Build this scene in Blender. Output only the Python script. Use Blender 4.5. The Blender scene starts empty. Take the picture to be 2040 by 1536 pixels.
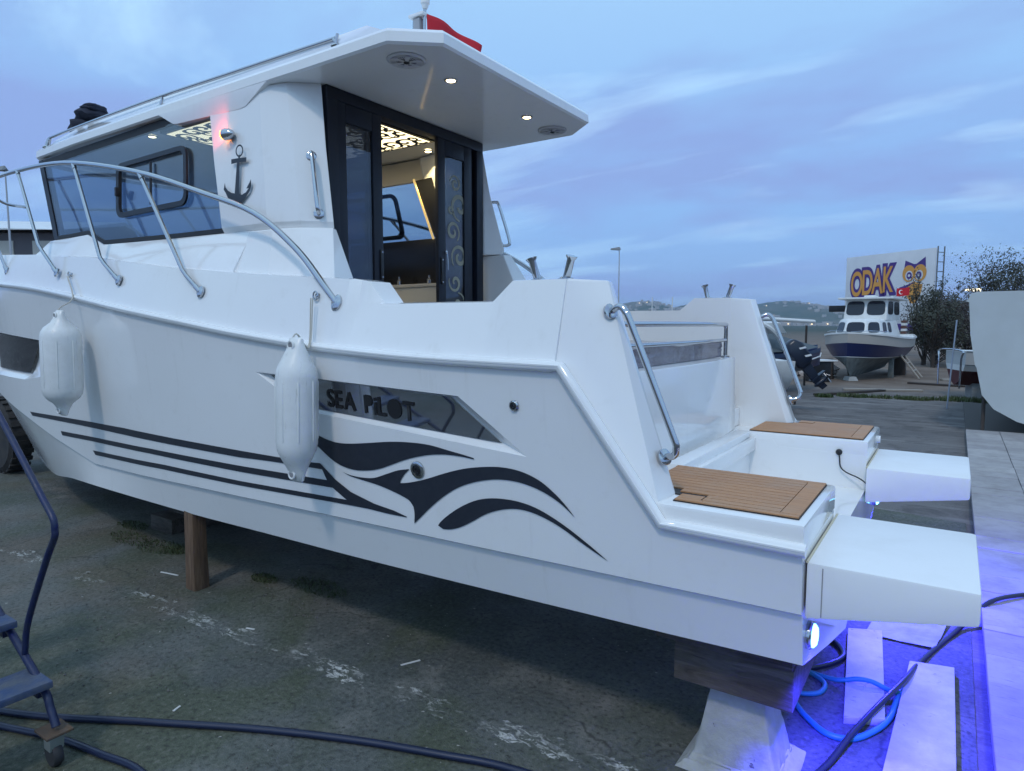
import bpy, bmesh, math, random
from mathutils import Vector, Matrix
R = math.radians
random.seed(7)
SC = bpy.context.scene
COL = SC.collection

# ------------------------------------------------------------------ camera
cam = bpy.data.objects.new('camera', bpy.data.cameras.new('camera'))
COL.objects.link(cam)
cam.location = (0.3494, -3.2471, 1.6525)
cam.rotation_euler = (R(90 - 5.2755), 0, R(124.0227 - 90))
cam.data.sensor_width = 36.0
cam.data.lens = 1306.21 / 2040 * 36
cam.data.clip_start = 0.05
cam.data.clip_end = 12000
SC.camera = cam

# ------------------------------------------------------------------ render / exposure
SC.view_settings.view_transform = 'Standard'
SC.view_settings.look = 'None'
SC.view_settings.exposure = 0.0
SC.view_settings.gamma = 1.0
SC.render.engine = 'CYCLES'
SC.cycles.use_denoising = True
SC.cycles.max_bounces = 6
SC.cycles.diffuse_bounces = 3
SC.cycles.glossy_bounces = 4
SC.cycles.use_adaptive_sampling = True
SC.cycles.adaptive_threshold = .02
SC.cycles.transparent_max_bounces = 12
SC.cycles.sample_clamp_indirect = 4.0
SC.cycles.caustics_reflective = False
SC.cycles.caustics_refractive = False

# ------------------------------------------------------------------ node helpers
class NT:
    def __init__(s, tree):
        s.t = tree; s.n = tree.nodes; s.l = tree.links
    def add(s, typ, ins=None, **kw):
        nd = s.n.new(typ)
        for k, v in kw.items(): setattr(nd, k, v)
        for k, v in (ins or {}).items():
            sk = nd.inputs[k]
            if isinstance(v, bpy.types.NodeSocket): s.l.new(v, sk)
            else: sk.default_value = v
        return nd
    def math(s, op, a, b=0.0, c=0.0, clamp=False):
        nd = s.add('ShaderNodeMath', {0: a, 1: b, 2: c}, operation=op); nd.use_clamp = clamp
        return nd.outputs[0]
    def mix(s, f, a, b, blend='MIX'):
        nd = s.n.new('ShaderNodeMix'); nd.data_type = 'RGBA'; nd.blend_type = blend
        for i, v in ((0, f), (6, a), (7, b)):
            if isinstance(v, bpy.types.NodeSocket): s.l.new(v, nd.inputs[i])
            else: nd.inputs[i].default_value = v if i == 0 else c4(v)
        return nd.outputs[2]
    def noise(s, vec, scale, detail=4, rough=0.5, dist=0.0):
        nd = s.add('ShaderNodeTexNoise', {'Scale': scale, 'Detail': detail, 'Roughness': rough, 'Distortion': dist})
        if vec is not None: s.l.new(vec, nd.inputs['Vector'])
        return nd.outputs['Fac']
    def ramp(s, f, stops, interp='LINEAR'):
        nd = s.n.new('ShaderNodeValToRGB'); cr = nd.color_ramp; cr.interpolation = interp
        while len(cr.elements) > 1: cr.elements.remove(cr.elements[-1])
        cr.elements[0].position = stops[0][0]; cr.elements[0].color = c4(stops[0][1])
        for p, c in stops[1:]:
            e = cr.elements.new(p); e.color = c4(c)
        s.l.new(f, nd.inputs[0])
        return nd.outputs[0]
    def rng(s, v, a, b, c=0.0, d=1.0):
        nd = s.add('ShaderNodeMapRange', {0: v, 1: a, 2: b, 3: c, 4: d}); nd.clamp = True
        return nd.outputs[0]
def c4(c):
    if isinstance(c, (int, float)): return (c, c, c, 1)
    return tuple(c) + (1,) if len(c) == 3 else tuple(c)

# ------------------------------------------------------------------ world: dusk sky with layered cloud
world = bpy.data.worlds.new('World'); SC.world = world; world.use_nodes = True
w = NT(world.node_tree)
for nd in list(w.n): w.n.remove(nd)
SUN_EL, SUN_AZ = 52.0, 14.0          # light from behind the camera, a little from the stern
tc = w.add('ShaderNodeTexCoord').outputs['Generated']
sep = w.add('ShaderNodeSeparateXYZ', {0: tc})
el = sep.outputs['Z']
nish = w.add('ShaderNodeTexSky', sky_type='NISHITA', sun_disc=False, sun_elevation=R(SUN_EL), sun_rotation=R(180 - SUN_AZ),
             altitude=10.0, air_density=1.6, dust_density=0.4, ozone_density=3.0)
nsk = w.add('ShaderNodeVectorMath', {0: nish.outputs[0], 'Scale': 0.055}, operation='SCALE').outputs[0]
grad = w.ramp(w.rng(el, -0.02, 0.9), [(0.0, (.23, .43, .85)), (0.10, (.23, .46, .94)), (0.30, (.32, .585, 1.04)), (0.55, (.44, .74, 1.10)), (1.0, (.52, .80, 1.12))])
base = w.mix(0.25, grad, nsk)
den = w.math('MAXIMUM', w.math('ADD', el, 0.16), 0.05)
pu = w.math('DIVIDE', sep.outputs['X'], den); pv = w.math('DIVIDE', sep.outputs['Y'], den)
pv3 = w.add('ShaderNodeCombineXYZ', {0: pu, 1: pv, 2: 3.1}).outputs[0]
mp = w.add('ShaderNodeMapping', {'Vector': pv3, 'Rotation': (0, 0, R(-28)), 'Location': (.9, .2, 0), 'Scale': (0.70, 1.0, 1)}).outputs[0]
n1 = w.noise(mp, 0.95, 7, 0.56, 0.3)
mp2 = w.add('ShaderNodeMapping', {'Vector': pv3, 'Rotation': (0, 0, R(-20)), 'Location': (3.4, 1.7, 0), 'Scale': (0.6, 1.25, 1)}).outputs[0]
n2 = w.noise(mp2, 1.1, 7, 0.56, 0.4)
dark = w.rng(n1, 0.44, 0.62)
lite = w.math('MULTIPLY', w.rng(n2, 0.48, 0.66), w.rng(el, 0.0, 0.35, 0.35, 1.0))
s1 = w.mix(w.math('MULTIPLY', dark, 0.90), base, (.26, .375, .72))
s2 = w.mix(w.math('MULTIPLY', lite, 0.80), s1, (.56, .86, 1.10))
bg = w.add('ShaderNodeBackground', {'Color': s2, 'Strength': 1.14})
w.add('ShaderNodeOutputWorld', {0: bg.outputs[0]})

# ------------------------------------------------------------------ sun (weak, soft; from behind the camera)
sl = bpy.data.lights.new('sun', 'SUN'); sl.energy = .85; sl.angle = R(6); sl.color = (1.0, .94, .90)
sun = bpy.data.objects.new('sun', sl); COL.objects.link(sun)
sd = Vector((math.sin(R(SUN_AZ)) * math.cos(R(SUN_EL)), -math.cos(R(SUN_AZ)) * math.cos(R(SUN_EL)), math.sin(R(SUN_EL))))
sun.rotation_euler = sd.to_track_quat('Z', 'Y').to_euler(); sun.location = (0, -20, 30)

# ------------------------------------------------------------------ materials
MATS = {}
def mat(name, col=(.8, .8, .8), rough=.5, metal=0., spec=.5, coat=0., fn=None, emit=None, estr=0.):
    if name in MATS: return MATS[name]
    m = bpy.data.materials.new(name); m.use_nodes = True
    t = NT(m.node_tree); b = m.node_tree.nodes['Principled BSDF']
    b.inputs['Base Color'].default_value = c4(col); b.inputs['Roughness'].default_value = rough
    b.inputs['Metallic'].default_value = metal; b.inputs['Specular IOR Level'].default_value = spec
    b.inputs['Coat Weight'].default_value = coat
    if emit: b.inputs['Emission Color'].default_value = c4(emit); b.inputs['Emission Strength'].default_value = estr
    if fn: fn(t, b)
    MATS[name] = m
    return m
def pos(t): return t.add('ShaderNodeNewGeometry').outputs['Position']
def objc(t): return t.add('ShaderNodeTexCoord').outputs['Object']
def bump(t, b, h, strength=.3, dist=.01):
    nd = t.add('ShaderNodeBump', {'Height': h, 'Strength': strength, 'Distance': dist}); t.l.new(nd.outputs[0], b.inputs['Normal'])
def speck(base, dark, scale=6., amt=.5, bs=.15, bscale=40., rvar=0.):
    def f(t, b):
        p = objc(t)
        n = t.noise(p, scale, 6, .6)
        t.l.new(t.mix(t.rng(n, .35, .7, 0, amt), base, dark), b.inputs['Base Color'])
        if rvar: t.l.new(t.rng(t.noise(p, scale * .7, 4), .3, .7, b.inputs['Roughness'].default_value - rvar, b.inputs['Roughness'].default_value + rvar), b.inputs['Roughness'])
        if bs: bump(t, b, t.noise(p, bscale, 4), bs, .01)
    return f
def gel_fn(t, b):
    p = pos(t)
    n = t.noise(p, 1.3, 4, .6); d = t.noise(p, 9., 4, .65)
    c = t.mix(t.rng(n, .35, .7, 0, .5), (.84, .845, .84), (.80, .80, .785))
    c = t.mix(t.rng(d, .58, .8, 0, .22), c, (.62, .60, .55))
    t.l.new(c, b.inputs['Base Color'])
    mp_ = t.add('ShaderNodeMapping', {'Vector': p, 'Scale': (14, 14, .9)}).outputs[0]
    run = t.math('MULTIPLY', t.rng(t.noise(mp_, 1.2, 3, .6), .60, .74), t.rng(n, .42, .62))
    c = t.mix(t.math('MULTIPLY', run, .16), c, (.48, .46, .40)); t.l.new(c, b.inputs['Base Color'])
    t.l.new(t.rng(n, .3, .7, .06, .17), b.inputs['Roughness'])
    bump(t, b, t.noise(p, 2.6, 1), .10, .02)
GEL = mat('gelcoat', rough=.12, coat=.3, fn=gel_fn)
def nonskid_fn(t, b):
    p = pos(t)
    t.l.new(t.mix(t.rng(t.noise(p, 5, 6, .65), .45, .75, 0, .6), (.83, .84, .84), (.74, .745, .73)), b.inputs['Base Color'])
    bump(t, b, t.noise(p, 220, 2), .06, .003)
NONSKID = mat('nonskid_gelcoat', rough=.45, fn=nonskid_fn)
CHROME = mat('polished_steel', (.52, .53, .55), .07, 1.)
VINYL = mat('graphite_vinyl', (.024, .029, .041), .4, 0., .35, fn=speck((.023, .028, .040), (.034, .039, .051), 30, .6, .0))
ALU = mat('anthracite_aluminium', (.010, .013, .022), .42, 0., .35)
BLACK = mat('black_plastic', (.012, .013, .016), .4)
GASKET = mat('black_rubber', (.012, .013, .015), .6)
CREAM = mat('cream_panel', (.62, .58, .50), .45)
LEDM = mat('warm_led', (1, .85, .5), .4, emit=(1., .80, .42), estr=9.)
PANELM = mat('backlit_panel', (1, .9, .6), .5, emit=(1., .84, .50), estr=2.3)
def glass(name, tint, refl=1.0, floor=.05):
    m = bpy.data.materials.new(name); m.use_nodes = True
    t = NT(m.node_tree)
    for nd in list(t.n): t.n.remove(nd)
    tr = t.add('ShaderNodeBsdfTransparent', {0: c4(tint)})
    gl = t.add('ShaderNodeBsdfGlossy', {'Color': c4((.92, .95, 1)), 'Roughness': .015})
    lw = t.add('ShaderNodeLayerWeight', {'Blend': .5}).outputs['Facing']
    f = t.math('ADD', t.math('MULTIPLY', t.math('POWER', lw, 3.5), refl), floor, clamp=True)
    mx = t.add('ShaderNodeMixShader', {0: f, 1: tr.outputs[0], 2: gl.outputs[0]})
    t.add('ShaderNodeOutputMaterial', {0: mx.outputs[0]})
    return m
GLASS = glass('tinted_glass', (.60, .66, .73), .55, .05)
DGLASS = glass('dark_door_glass', (.40, .44, .52), .7, .08)
HGLASS = mat('mirror_hull_glass', (.36, .38, .42), .035, .92)
def teak_fn(t, b):
    p = objc(t)
    mp_ = t.add('ShaderNodeMapping', {'Vector': p, 'Scale': (3, 60, 60)}).outputs[0]
    n = t.noise(mp_, 2.2, 6, .6, .6)
    c = t.ramp(n, [(.25, (.34, .155, .062)), (.55, (.50, .25, .110)), (.8, (.58, .31, .15))])
    inf = t.add('ShaderNodeObjectInfo')
    c = t.mix(t.math('MULTIPLY', inf.outputs['Random'], .35), c, (.36, .19, .10))
    c = t.mix(t.rng(t.noise(pos(t), 6, 5, .65), .48, .68, 0, .5), c, (.42, .27, .17))
    t.l.new(c, b.inputs['Base Color']); bump(t, b, n, .12, .003)
TEAK = mat('teak', (.27, .14, .07), .55, fn=teak_fn)
CAULK = mat('teak_caulk', (.025, .018, .015), .6)

# ------------------------------------------------------------------ mesh helpers
def tag(o, label=None, cat=None, group=None, kind=None):
    if label: o['label'] = label
    if cat: o['category'] = cat
    if group: o['group'] = group
    if kind: o['kind'] = kind
    return o
def empty(name, label, cat, loc=(0, 0, 0), rz=0., group=None):
    o = bpy.data.objects.new(name, None); COL.objects.link(o); o.location = loc; o.rotation_euler = (0, 0, rz)
    o.empty_display_size = .2
    return tag(o, label, cat, group)
def finish(bm, name, m, parent=None, ang=32., bevel=0., seg=2, recalc=True):
    if recalc: bmesh.ops.recalc_face_normals(bm, faces=bm.faces[:])
    if bevel > 0:
        ed = [e for e in bm.edges if len(e.link_faces) == 2 and e.calc_face_angle(0) > R(25)]
        bmesh.ops.bevel(bm, geom=ed, offset=bevel, segments=seg, affect='EDGES', profile=.6, clamp_overlap=True)
    me = bpy.data.meshes.new(name); bm.to_mesh(me); bm.free()
    return place(me, name, m, parent, ang)
def place(me, name, m, parent=None, ang=32.):
    if ang and len(me.polygons):
        me.polygons.foreach_set('use_smooth', [True] * len(me.polygons)); me.set_sharp_from_angle(angle=R(ang))
    if m is not None: me.materials.append(m)
    o = bpy.data.objects.new(name, me); COL.objects.link(o)
    if parent is not None: o.parent = parent
    return o
def addpoly(bm, verts, faces):
    vs = [bm.verts.new(v) for v in verts]
    for f in faces:
        try: bm.faces.new([vs[i] for i in f])
        except ValueError: pass
    return vs
def mk(name, verts, faces, m, parent=None, ang=32., bevel=0., seg=2):
    bm = bmesh.new(); addpoly(bm, verts, faces)
    return finish(bm, name, m, parent, ang, bevel, seg)
BF = [(0, 1, 3, 2), (4, 6, 7, 5), (0, 4, 5, 1), (2, 3, 7, 6), (0, 2, 6, 4), (1, 5, 7, 3)]
def boxv(x0, x1, y0, y1, z0, z1): return [(x, y, z) for x in (x0, x1) for y in (y0, y1) for z in (z0, z1)]
def addbox(bm, x0, x1, y0, y1, z0, z1, M=None):
    v = boxv(x0, x1, y0, y1, z0, z1)
    if M: v = [M @ Vector(p) for p in v]
    return addpoly(bm, v, BF)
def box(name, x0, x1, y0, y1, z0, z1, m, parent=None, bevel=.006, seg=2):
    return mk(name, boxv(x0, x1, y0, y1, z0, z1), BF, m, parent, 32., bevel, seg)
def hullv(name, verts, m, parent=None, bevel=0., ang=32.):
    bm = bmesh.new(); vs = [bm.verts.new(v) for v in verts]
    r = bmesh.ops.convex_hull(bm, input=vs)
    bmesh.ops.delete(bm, geom=[v for v in bm.verts if not v.link_faces], context='VERTS')
    bmesh.ops.dissolve_limit(bm, angle_limit=R(3), verts=bm.verts[:], edges=bm.edges[:])
    return finish(bm, name, m, parent, ang, bevel)
def addtube(bm, pts, r, n=10, closed=False, caps=True):
    pts = [Vector(p) for p in pts]; N = len(pts)
    rs = r if isinstance(r, (list, tuple)) else [r] * N
    tang = []
    for i in range(N):
        a = pts[(i - 1) % N] if (closed or i > 0) else pts[i]; b = pts[(i + 1) % N] if (closed or i < N - 1) else pts[i]
        tang.append((b - a).normalized())
    t0 = tang[0]; up = Vector((0, 0, 1)) if abs(t0.z) < .9 else Vector((1, 0, 0))
    u = (up - t0 * up.dot(t0)).normalized(); rings = []
    for i in range(N):
        t = tang[i]; u = (u - t * u.dot(t)); u = u.normalized() if u.length > 1e-6 else t.orthogonal().normalized()
        v = t.cross(u)
        rings.append([bm.verts.new(pts[i] + (u * math.cos(2 * math.pi * k / n) + v * math.sin(2 * math.pi * k / n)) * rs[i]) for k in range(n)])
    for i in range(N if closed else N - 1):
        A, B = rings[i], rings[(i + 1) % N]
        for k in range(n): bm.faces.new((A[k], A[(k + 1) % n], B[(k + 1) % n], B[k]))
    if caps and not closed:
        bm.faces.new(rings[0][::-1]); bm.faces.new(rings[-1])
def tube(name, pts, r, m, parent=None, n=10, closed=False):
    bm = bmesh.new(); addtube(bm, pts, r, n, closed)
    return finish(bm, name, m, parent, 40.)
def crv(pts, k=6, closed=False):
    P = [Vector(p) for p in pts]; N = len(P); out = []
    for i in range(N if closed else N - 1):
        p0 = P[(i - 1) % N] if (closed or i > 0) else P[0] * 2 - P[1]; p1 = P[i]; p2 = P[(i + 1) % N]
        p3 = P[(i + 2) % N] if (closed or i < N - 2) else P[-1] * 2 - P[-2]
        for j in range(k):
            t = j / k
            out.append(.5 * ((2 * p1) + (p2 - p0) * t + (2 * p0 - 5 * p1 + 4 * p2 - p3) * t * t + (3 * p1 - p0 - 3 * p2 + p3) * t ** 3))
    if not closed: out.append(P[-1])
    return out
def addlathe(bm, prof, M, n=20):
    rings = []
    for r, h in prof:
        rings.append([bm.verts.new(M @ Vector((r * math.cos(2 * math.pi * k / n), r * math.sin(2 * math.pi * k / n), h))) for k in range(n)])
    for A, B in zip(rings, rings[1:]):
        for k in range(n): bm.faces.new((A[k], A[(k + 1) % n], B[(k + 1) % n], B[k]))
    bm.faces.new(rings[0][::-1]); bm.faces.new(rings[-1])
def axis(loc, d):
    return Matrix.Translation(Vector(loc)) @ Vector(d).normalized().to_track_quat('Z', 'Y').to_matrix().to_4x4()
def lathe(name, prof, loc, d, m, parent=None, n=20, ang=35.):
    bm = bmesh.new(); addlathe(bm, prof, axis(loc, d), n)
    return finish(bm, name, m, parent, ang)
def addprism(bm, poly, f0, f1):
    n = len(poly); a = [bm.verts.new(f0(*p)) for p in poly]; b = [bm.verts.new(f1(*p)) for p in poly]
    bm.faces.new(a); bm.faces.new(b[::-1])
    for i in range(n): bm.faces.new((a[i], b[i], b[(i + 1) % n], a[(i + 1) % n]))
def prism(name, poly, f0, f1, m, parent=None, bevel=0., ang=32.):
    bm = bmesh.new(); addprism(bm, poly, f0, f1)
    return finish(bm, name, m, parent, ang, bevel)
def loft(name, secs, m, parent=None, bevel=0., closed=True, ang=32., caps=True):
    bm = bmesh.new(); rings = [[bm.verts.new(p) for p in s] for s in secs]; n = len(secs[0])
    for A, B in zip(rings, rings[1:]):
        for k in range(n if closed else n - 1):
            try: bm.faces.new((A[k], A[(k + 1) % n], B[(k + 1) % n], B[k]))
            except ValueError: pass
    if caps and closed: bm.faces.new(rings[0][::-1]); bm.faces.new(rings[-1])
    return finish(bm, name, m, parent, ang, bevel)
def mir(vs): return [(p[0], -p[1], p[2]) for p in vs]
def boolean(o, cutters):
    for c in cutters:
        md = o.modifiers.new('b', 'BOOLEAN'); md.object = c; md.operation = 'DIFFERENCE'; md.solver = 'EXACT'
    dg = bpy.context.evaluated_depsgraph_get()
    me = bpy.data.meshes.new_from_object(o.evaluated_get(dg)); o.modifiers.clear(); o.data = me
    me.polygons.foreach_set('use_smooth', [True] * len(me.polygons)); me.set_sharp_from_angle(angle=R(30))
    for c in cutters: bpy.data.objects.remove(c)
def dup(root, loc, rz=None, label=None):
    r = root.copy(); COL.objects.link(r); r.location = loc
    if rz is not None: r.rotation_euler = (0, 0, rz)
    if label: r['label'] = label
    for ch in list(root.children):
        c = ch.copy(); COL.objects.link(c); c.parent = r
        for g in list(ch.children):
            d = g.copy(); COL.objects.link(d); d.parent = c
    return r
def textmesh(body, size, offset=0., extrude=0., bold=False, space=1.):
    cu = bpy.data.curves.new('t', 'FONT'); cu.body = body; cu.size = size; cu.offset = offset; cu.extrude = extrude; cu.space_character = space
    o = bpy.data.objects.new('t', cu); COL.objects.link(o)
    dg = bpy.context.evaluated_depsgraph_get(); me = bpy.data.meshes.new_from_object(o.evaluated_get(dg))
    bpy.data.objects.remove(o); return me
def spiral(cx, cy, r0, r1, a0, turns, wd, k=26):
    """flat ribbon spiral: list of left/right 2D points"""
    L, Rr = [], []
    for i in range(k + 1):
        t = i / k; a = a0 + turns * 2 * math.pi * t; r = r0 + (r1 - r0) * t; ww = wd * (.35 + .65 * math.sin(math.pi * min(1, t * .9 + .1)))
        L.append((cx + (r - ww / 2) * math.cos(a), cy + (r - ww / 2) * math.sin(a))); Rr.append((cx + (r + ww / 2) * math.cos(a), cy + (r + ww / 2) * math.sin(a)))
    return L, Rr
def ribbons(name, rib, f, m, parent):
    bm = bmesh.new()
    for L, Rr in rib:
        a = [bm.verts.new(f(*p)) for p in L]; b = [bm.verts.new(f(*p)) for p in Rr]
        for i in range(len(a) - 1): bm.faces.new((a[i], a[i + 1], b[i + 1], b[i]))
    return finish(bm, name, m, parent, None, recalc=False)

# ================================================================== SETTING
def asphalt_fn(t, b):
    p = pos(t)
    n = t.noise(p, .5, 6, .6); f = t.noise(p, 60, 3, .6)
    c = t.mix(t.rng(n, .35, .65), (.105, .10, .10), (.16, .15, .145))
    c = t.mix(t.rng(f, .5, .75, 0, .5), c, (.24, .23, .22))
    mp_ = t.add('ShaderNodeMapping', {'Vector': p, 'Rotation': (0, 0, R(30)), 'Scale': (.35, 3.0, 1)}).outputs[0]
    c = t.mix(t.rng(t.noise(mp_, 1.4, 6, .7), .52, .66, 0, .8), c, (.27, .265, .26))
    c = t.mix(t.rng(t.noise(p, 2.3, 6, .7, .6), .50, .64, 0, .75), c, (.075, .07, .07))
    sx = t.add('ShaderNodeSeparateXYZ', {0: p}).outputs['Y']
    far = t.rng(sx, 14.0, 17.0)
    c = t.mix(far, c, t.mix(t.rng(t.noise(p, .8, 6, .6), .4, .65), (.14, .105, .08), (.20, .16, .13)))
    c = t.mix(t.rng(sx, 60, 200), c, (.05, .065, .05))
    t.l.new(c, b.inputs['Base Color']); bump(t, b, f, .5, .01)
GROUND = mat('yard_ground', rough=.85, spec=.3, fn=asphalt_fn)
def concrete_fn(t, b):
    p = pos(t); sp = t.add('ShaderNodeSeparateXYZ', {0: p}); X_, Y_ = sp.outputs['X'], sp.outputs['Y']
    big = t.noise(p, .75, 5, .6, .4); mid = t.noise(p, 3.2, 5, .65); fine = t.noise(p, 45, 4, .65); grit = t.noise(p, 160, 2, .6)
    c = t.mix(t.rng(big, .35, .65), (.070, .078, .072), (.145, .154, .144))
    c = t.mix(t.rng(mid, .52, .70, 0, .7), c, (.205, .20, .185))
    # moss / algae and bare soil
    moss = t.rng(t.noise(p, 1.15, 6, .62, .5), .46, .58)
    c = t.mix(t.math('MULTIPLY', moss, .65), c, (.066, .080, .042))
    soil = t.math('MULTIPLY', t.rng(t.noise(p, .9, 6, .6), .46, .60), t.rng(X_, -2.3, -3.2))
    c = t.mix(t.math('MULTIPLY', soil, .55), c, (.125, .10, .074))
    c = t.mix(t.rng(fine, .52, .75, 0, .45), c, (.23, .22, .20))
    c = t.mix(t.rng(fine, .47, .32, 0, .75), c, (.032, .032, .030))
    # worn white paint line parallel to the hull
    wob = t.math('MULTIPLY', t.math('SUBTRACT', t.noise(p, 2.0, 3), .5), .10)
    yl = t.math('ADD', t.math('ADD', Y_, t.math('MULTIPLY', X_, -.060)), wob)
    band = t.math('LESS_THAN', t.math('ABSOLUTE', t.math('ADD', t.math('SUBTRACT', yl, -1.095), t.math('MULTIPLY', t.math('SUBTRACT', t.noise(p, 9, 4, .7), .5), .12))), .056)
    mp_ = t.add('ShaderNodeMapping', {'Vector': p, 'Scale': (1, 2.2, 1), 'Rotation': (0, 0, R(25))}).outputs[0]
    flk = t.math('MULTIPLY', t.rng(t.noise(mp_, 15, 8, .78, 1.0), .51, .56), t.rng(t.noise(p, 2.6, 6, .7), .46, .60))
    c = t.mix(t.math('MULTIPLY', t.math('MULTIPLY', band, flk), .95), c, (.58, .58, .55))
    # scattered pale crumbs
    cr = t.rng(t.noise(p, 34, 2, .4), .76, .78)
    c = t.mix(t.math('MULTIPLY', cr, .7), c, (.45, .43, .40))
    # cracks
    vo = t.add('ShaderNodeTexVoronoi', {'Vector': t.add('ShaderNodeVectorMath', {0: p, 1: t.add('ShaderNodeVectorMath', {0: t.add('ShaderNodeTexNoise', {'Vector': p, 'Scale': 2.5, 'Detail': 5}).outputs['Color'], 'Scale': .5}, operation='SCALE').outputs[0]}, operation='ADD').outputs[0], 'Scale': .55}, feature='DISTANCE_TO_EDGE')
    crack = t.math('MULTIPLY', t.rng(vo.outputs['Distance'], .001, .006, 1, 0), t.rng(t.noise(p, .8, 3), .46, .56))
    c = t.mix(t.math('MULTIPLY', crack, .6), c, (.03, .03, .027))
    t.l.new(c, b.inputs['Base Color'])
    t.l.new(t.rng(mid, .3, .7, .55, .9), b.inputs['Roughness'])
    h = t.math('ADD', t.math('MULTIPLY', fine, .7), t.math('MULTIPLY', grit, .35))
    bump(t, b, h, .8, .012)
CONC = mat('old_concrete', rough=.75, spec=.35, fn=concrete_fn)

tag(mk('ground', [(-4000, -200, 0), (4000, -200, 0), (4000, 7000, 0), (-4000, 7000, 0)], [(0, 1, 2, 3)], GROUND, None, None), kind='structure')
tag(mk('concrete_apron', [(-14, -9, .004), (.50, -9, .004), (.50, 3.3, .004), (-14, 5.4, .004)], [(0, 1, 2, 3)], CONC, None, None), kind='structure')

# raised paver strip beyond the stern, each slab a piece
def paver_fn(t, b):
    p = pos(t); inf = t.add('ShaderNodeObjectInfo').outputs['Random']
    c = t.mix(inf, (.30, .285, .29), (.40, .385, .38))
    c = t.mix(t.rng(t.noise(p, 5, 6, .65), .42, .7, 0, .65), c, (.20, .185, .18))
    mp_ = t.add('ShaderNodeMapping', {'Vector': p, 'Scale': (9, 70, 1)}).outputs[0]
    c = t.mix(t.rng(t.noise(mp_, 1, 5, .6), .60, .70, 0, .6), c, (.12, .11, .11))
    t.l.new(c, b.inputs['Base Color']); bump(t, b, t.noise(p, 50, 5, .6), .35, .006)
PAVER = mat('paver_concrete', rough=.7, fn=paver_fn)
pv = tag(box('pavement', .55, 6.0, -4.0, 13.2, -.05, .045, mat('paver_bed', (.09, .085, .08), .9), None, 0), kind='structure')
pm = None; rr = random.Random(3)
for j in range(34):
    y0 = -1.6 + j * .302
    for i in range(8):
        x0 = .545 + i * .41
        if x0 - .545 > .9 + max(0, y0) * .16: continue
        if pm is None:
            o = box('paver', 0, .405, 0, .2985, 0, .048, PAVER, pv, .003, 1); pm = o.data
        else:
            o = bpy.data.objects.new('paver', pm); COL.objects.link(o); o.parent = pv
        o.location = (x0, y0, .044 + rr.uniform(-.004, .004)); o.rotation_euler = (rr.uniform(-.006, .006), rr.uniform(-.006, .006), rr.uniform(-.006, .006))

# road edge kerb stones and grassy verge at the far side of the yard road
def blades(name, spots, n, hmin, hmax, m, spread, seed=1, wd=.006):
    r = random.Random(seed); V = []; F = []
    for _ in range(n):
        cx, cy, rx, ry = r.choice(spots)
        a = r.uniform(0, 6.283); q = math.sqrt(r.random()); x = cx + rx * q * math.cos(a); y = cy + ry * q * math.sin(a)
        h = r.uniform(hmin, hmax); d = r.uniform(0, 6.283); lx, ly = math.cos(d) * h * spread * r.random(), math.sin(d) * h * spread * r.random()
        px_, py_ = math.cos(d + 1.57) * wd, math.sin(d + 1.57) * wd; k = len(V)
        V += [(x - px_, y - py_, 0), (x + px_, y + py_, 0), (x + lx * .4 + px_ * .7, y + ly * .4 + py_ * .7, h * .6), (x + lx * .4 - px_ * .7, y + ly * .4 - py_ * .7, h * .6), (x + lx, y + ly, h)]
        F += [(k, k + 1, k + 2, k + 3), (k + 3, k + 2, k + 4)]
    return mk(name, V, F, m, None, None)
GRASS = mat('grass', (.05, .09, .03), .7, fn=speck((.045, .085, .025), (.09, .10, .045), 3, 1., 0))
WEED = mat('dark_weed', (.035, .06, .02), .7, fn=speck((.03, .055, .018), (.06, .075, .03), 3, 1., 0))
tag(blades('verge_grass', [(-1.55, 13.6, .35, .2), (-.9, 13.75, .5, .25), (-.35, 13.7, .3, .2), (.25, 13.9, .55, .15), (1.0, 13.9, .3, .12), (-2.1, 13.2, .2, .1), (.6, 14.3, .5, .2)], 2600, .02, .10, GRASS, .9, 2, .010), 'low green grass strip along the far edge of the yard road', 'grass', kind='stuff')
tag(blades('weeds', [(-4.85, -.80, .28, .10), (-4.5, -.78, .22, .12), (-4.3, -.74, .12, .08), (-2.9, -.62, .25, .10), (-3.3, -.72, .12, .06), (-5.2, -.62, .2, .08)], 2600, .006, .030, WEED, 1.3, 4, .003), 'dark weeds growing from the broken concrete under the boat', 'weeds', kind='stuff')
# loose stones and crumbs on the apron
def pebbles(name, spots, n, smin, smax, m, seed=5):
    r = random.Random(seed); V = []; F = []
    oc = [(1, 0, 0), (-1, 0, 0), (0, 1, 0), (0, -1, 0), (0, 0, 1), (0, 0, -1)]; of = [(0, 2, 4), (2, 1, 4), (1, 3, 4), (3, 0, 4), (2, 0, 5), (1, 2, 5), (3, 1, 5), (0, 3, 5)]
    for _ in range(n):
        cx, cy, rx, ry = r.choice(spots); a = r.uniform(0, 6.283); q = math.sqrt(r.random()); x = cx + rx * q * math.cos(a); y = cy + ry * q * math.sin(a)
        s = smin + (smax - smin) * r.random() ** 3; M = Matrix.Rotation(r.uniform(0, 6), 3, 'Z') @ Matrix.Rotation(r.uniform(0, 6), 3, 'X'); k = len(V)
        for v in oc:
            q_ = M @ Vector((v[0] * r.uniform(.6, 1.3), v[1] * r.uniform(.6, 1.3), v[2] * r.uniform(.4, .9))) * s
            V.append((x + q_.x, y + q_.y, .004 + s * .45 + q_.z))
        F += [tuple(i + k for i in f) for f in of]
    return mk(name, V, F, m, None, 10.)
STONE = mat('loose_stone', (.13, .125, .11), .85, fn=speck((.17, .165, .15), (.09, .085, .075), 9, 1., .2))
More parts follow.
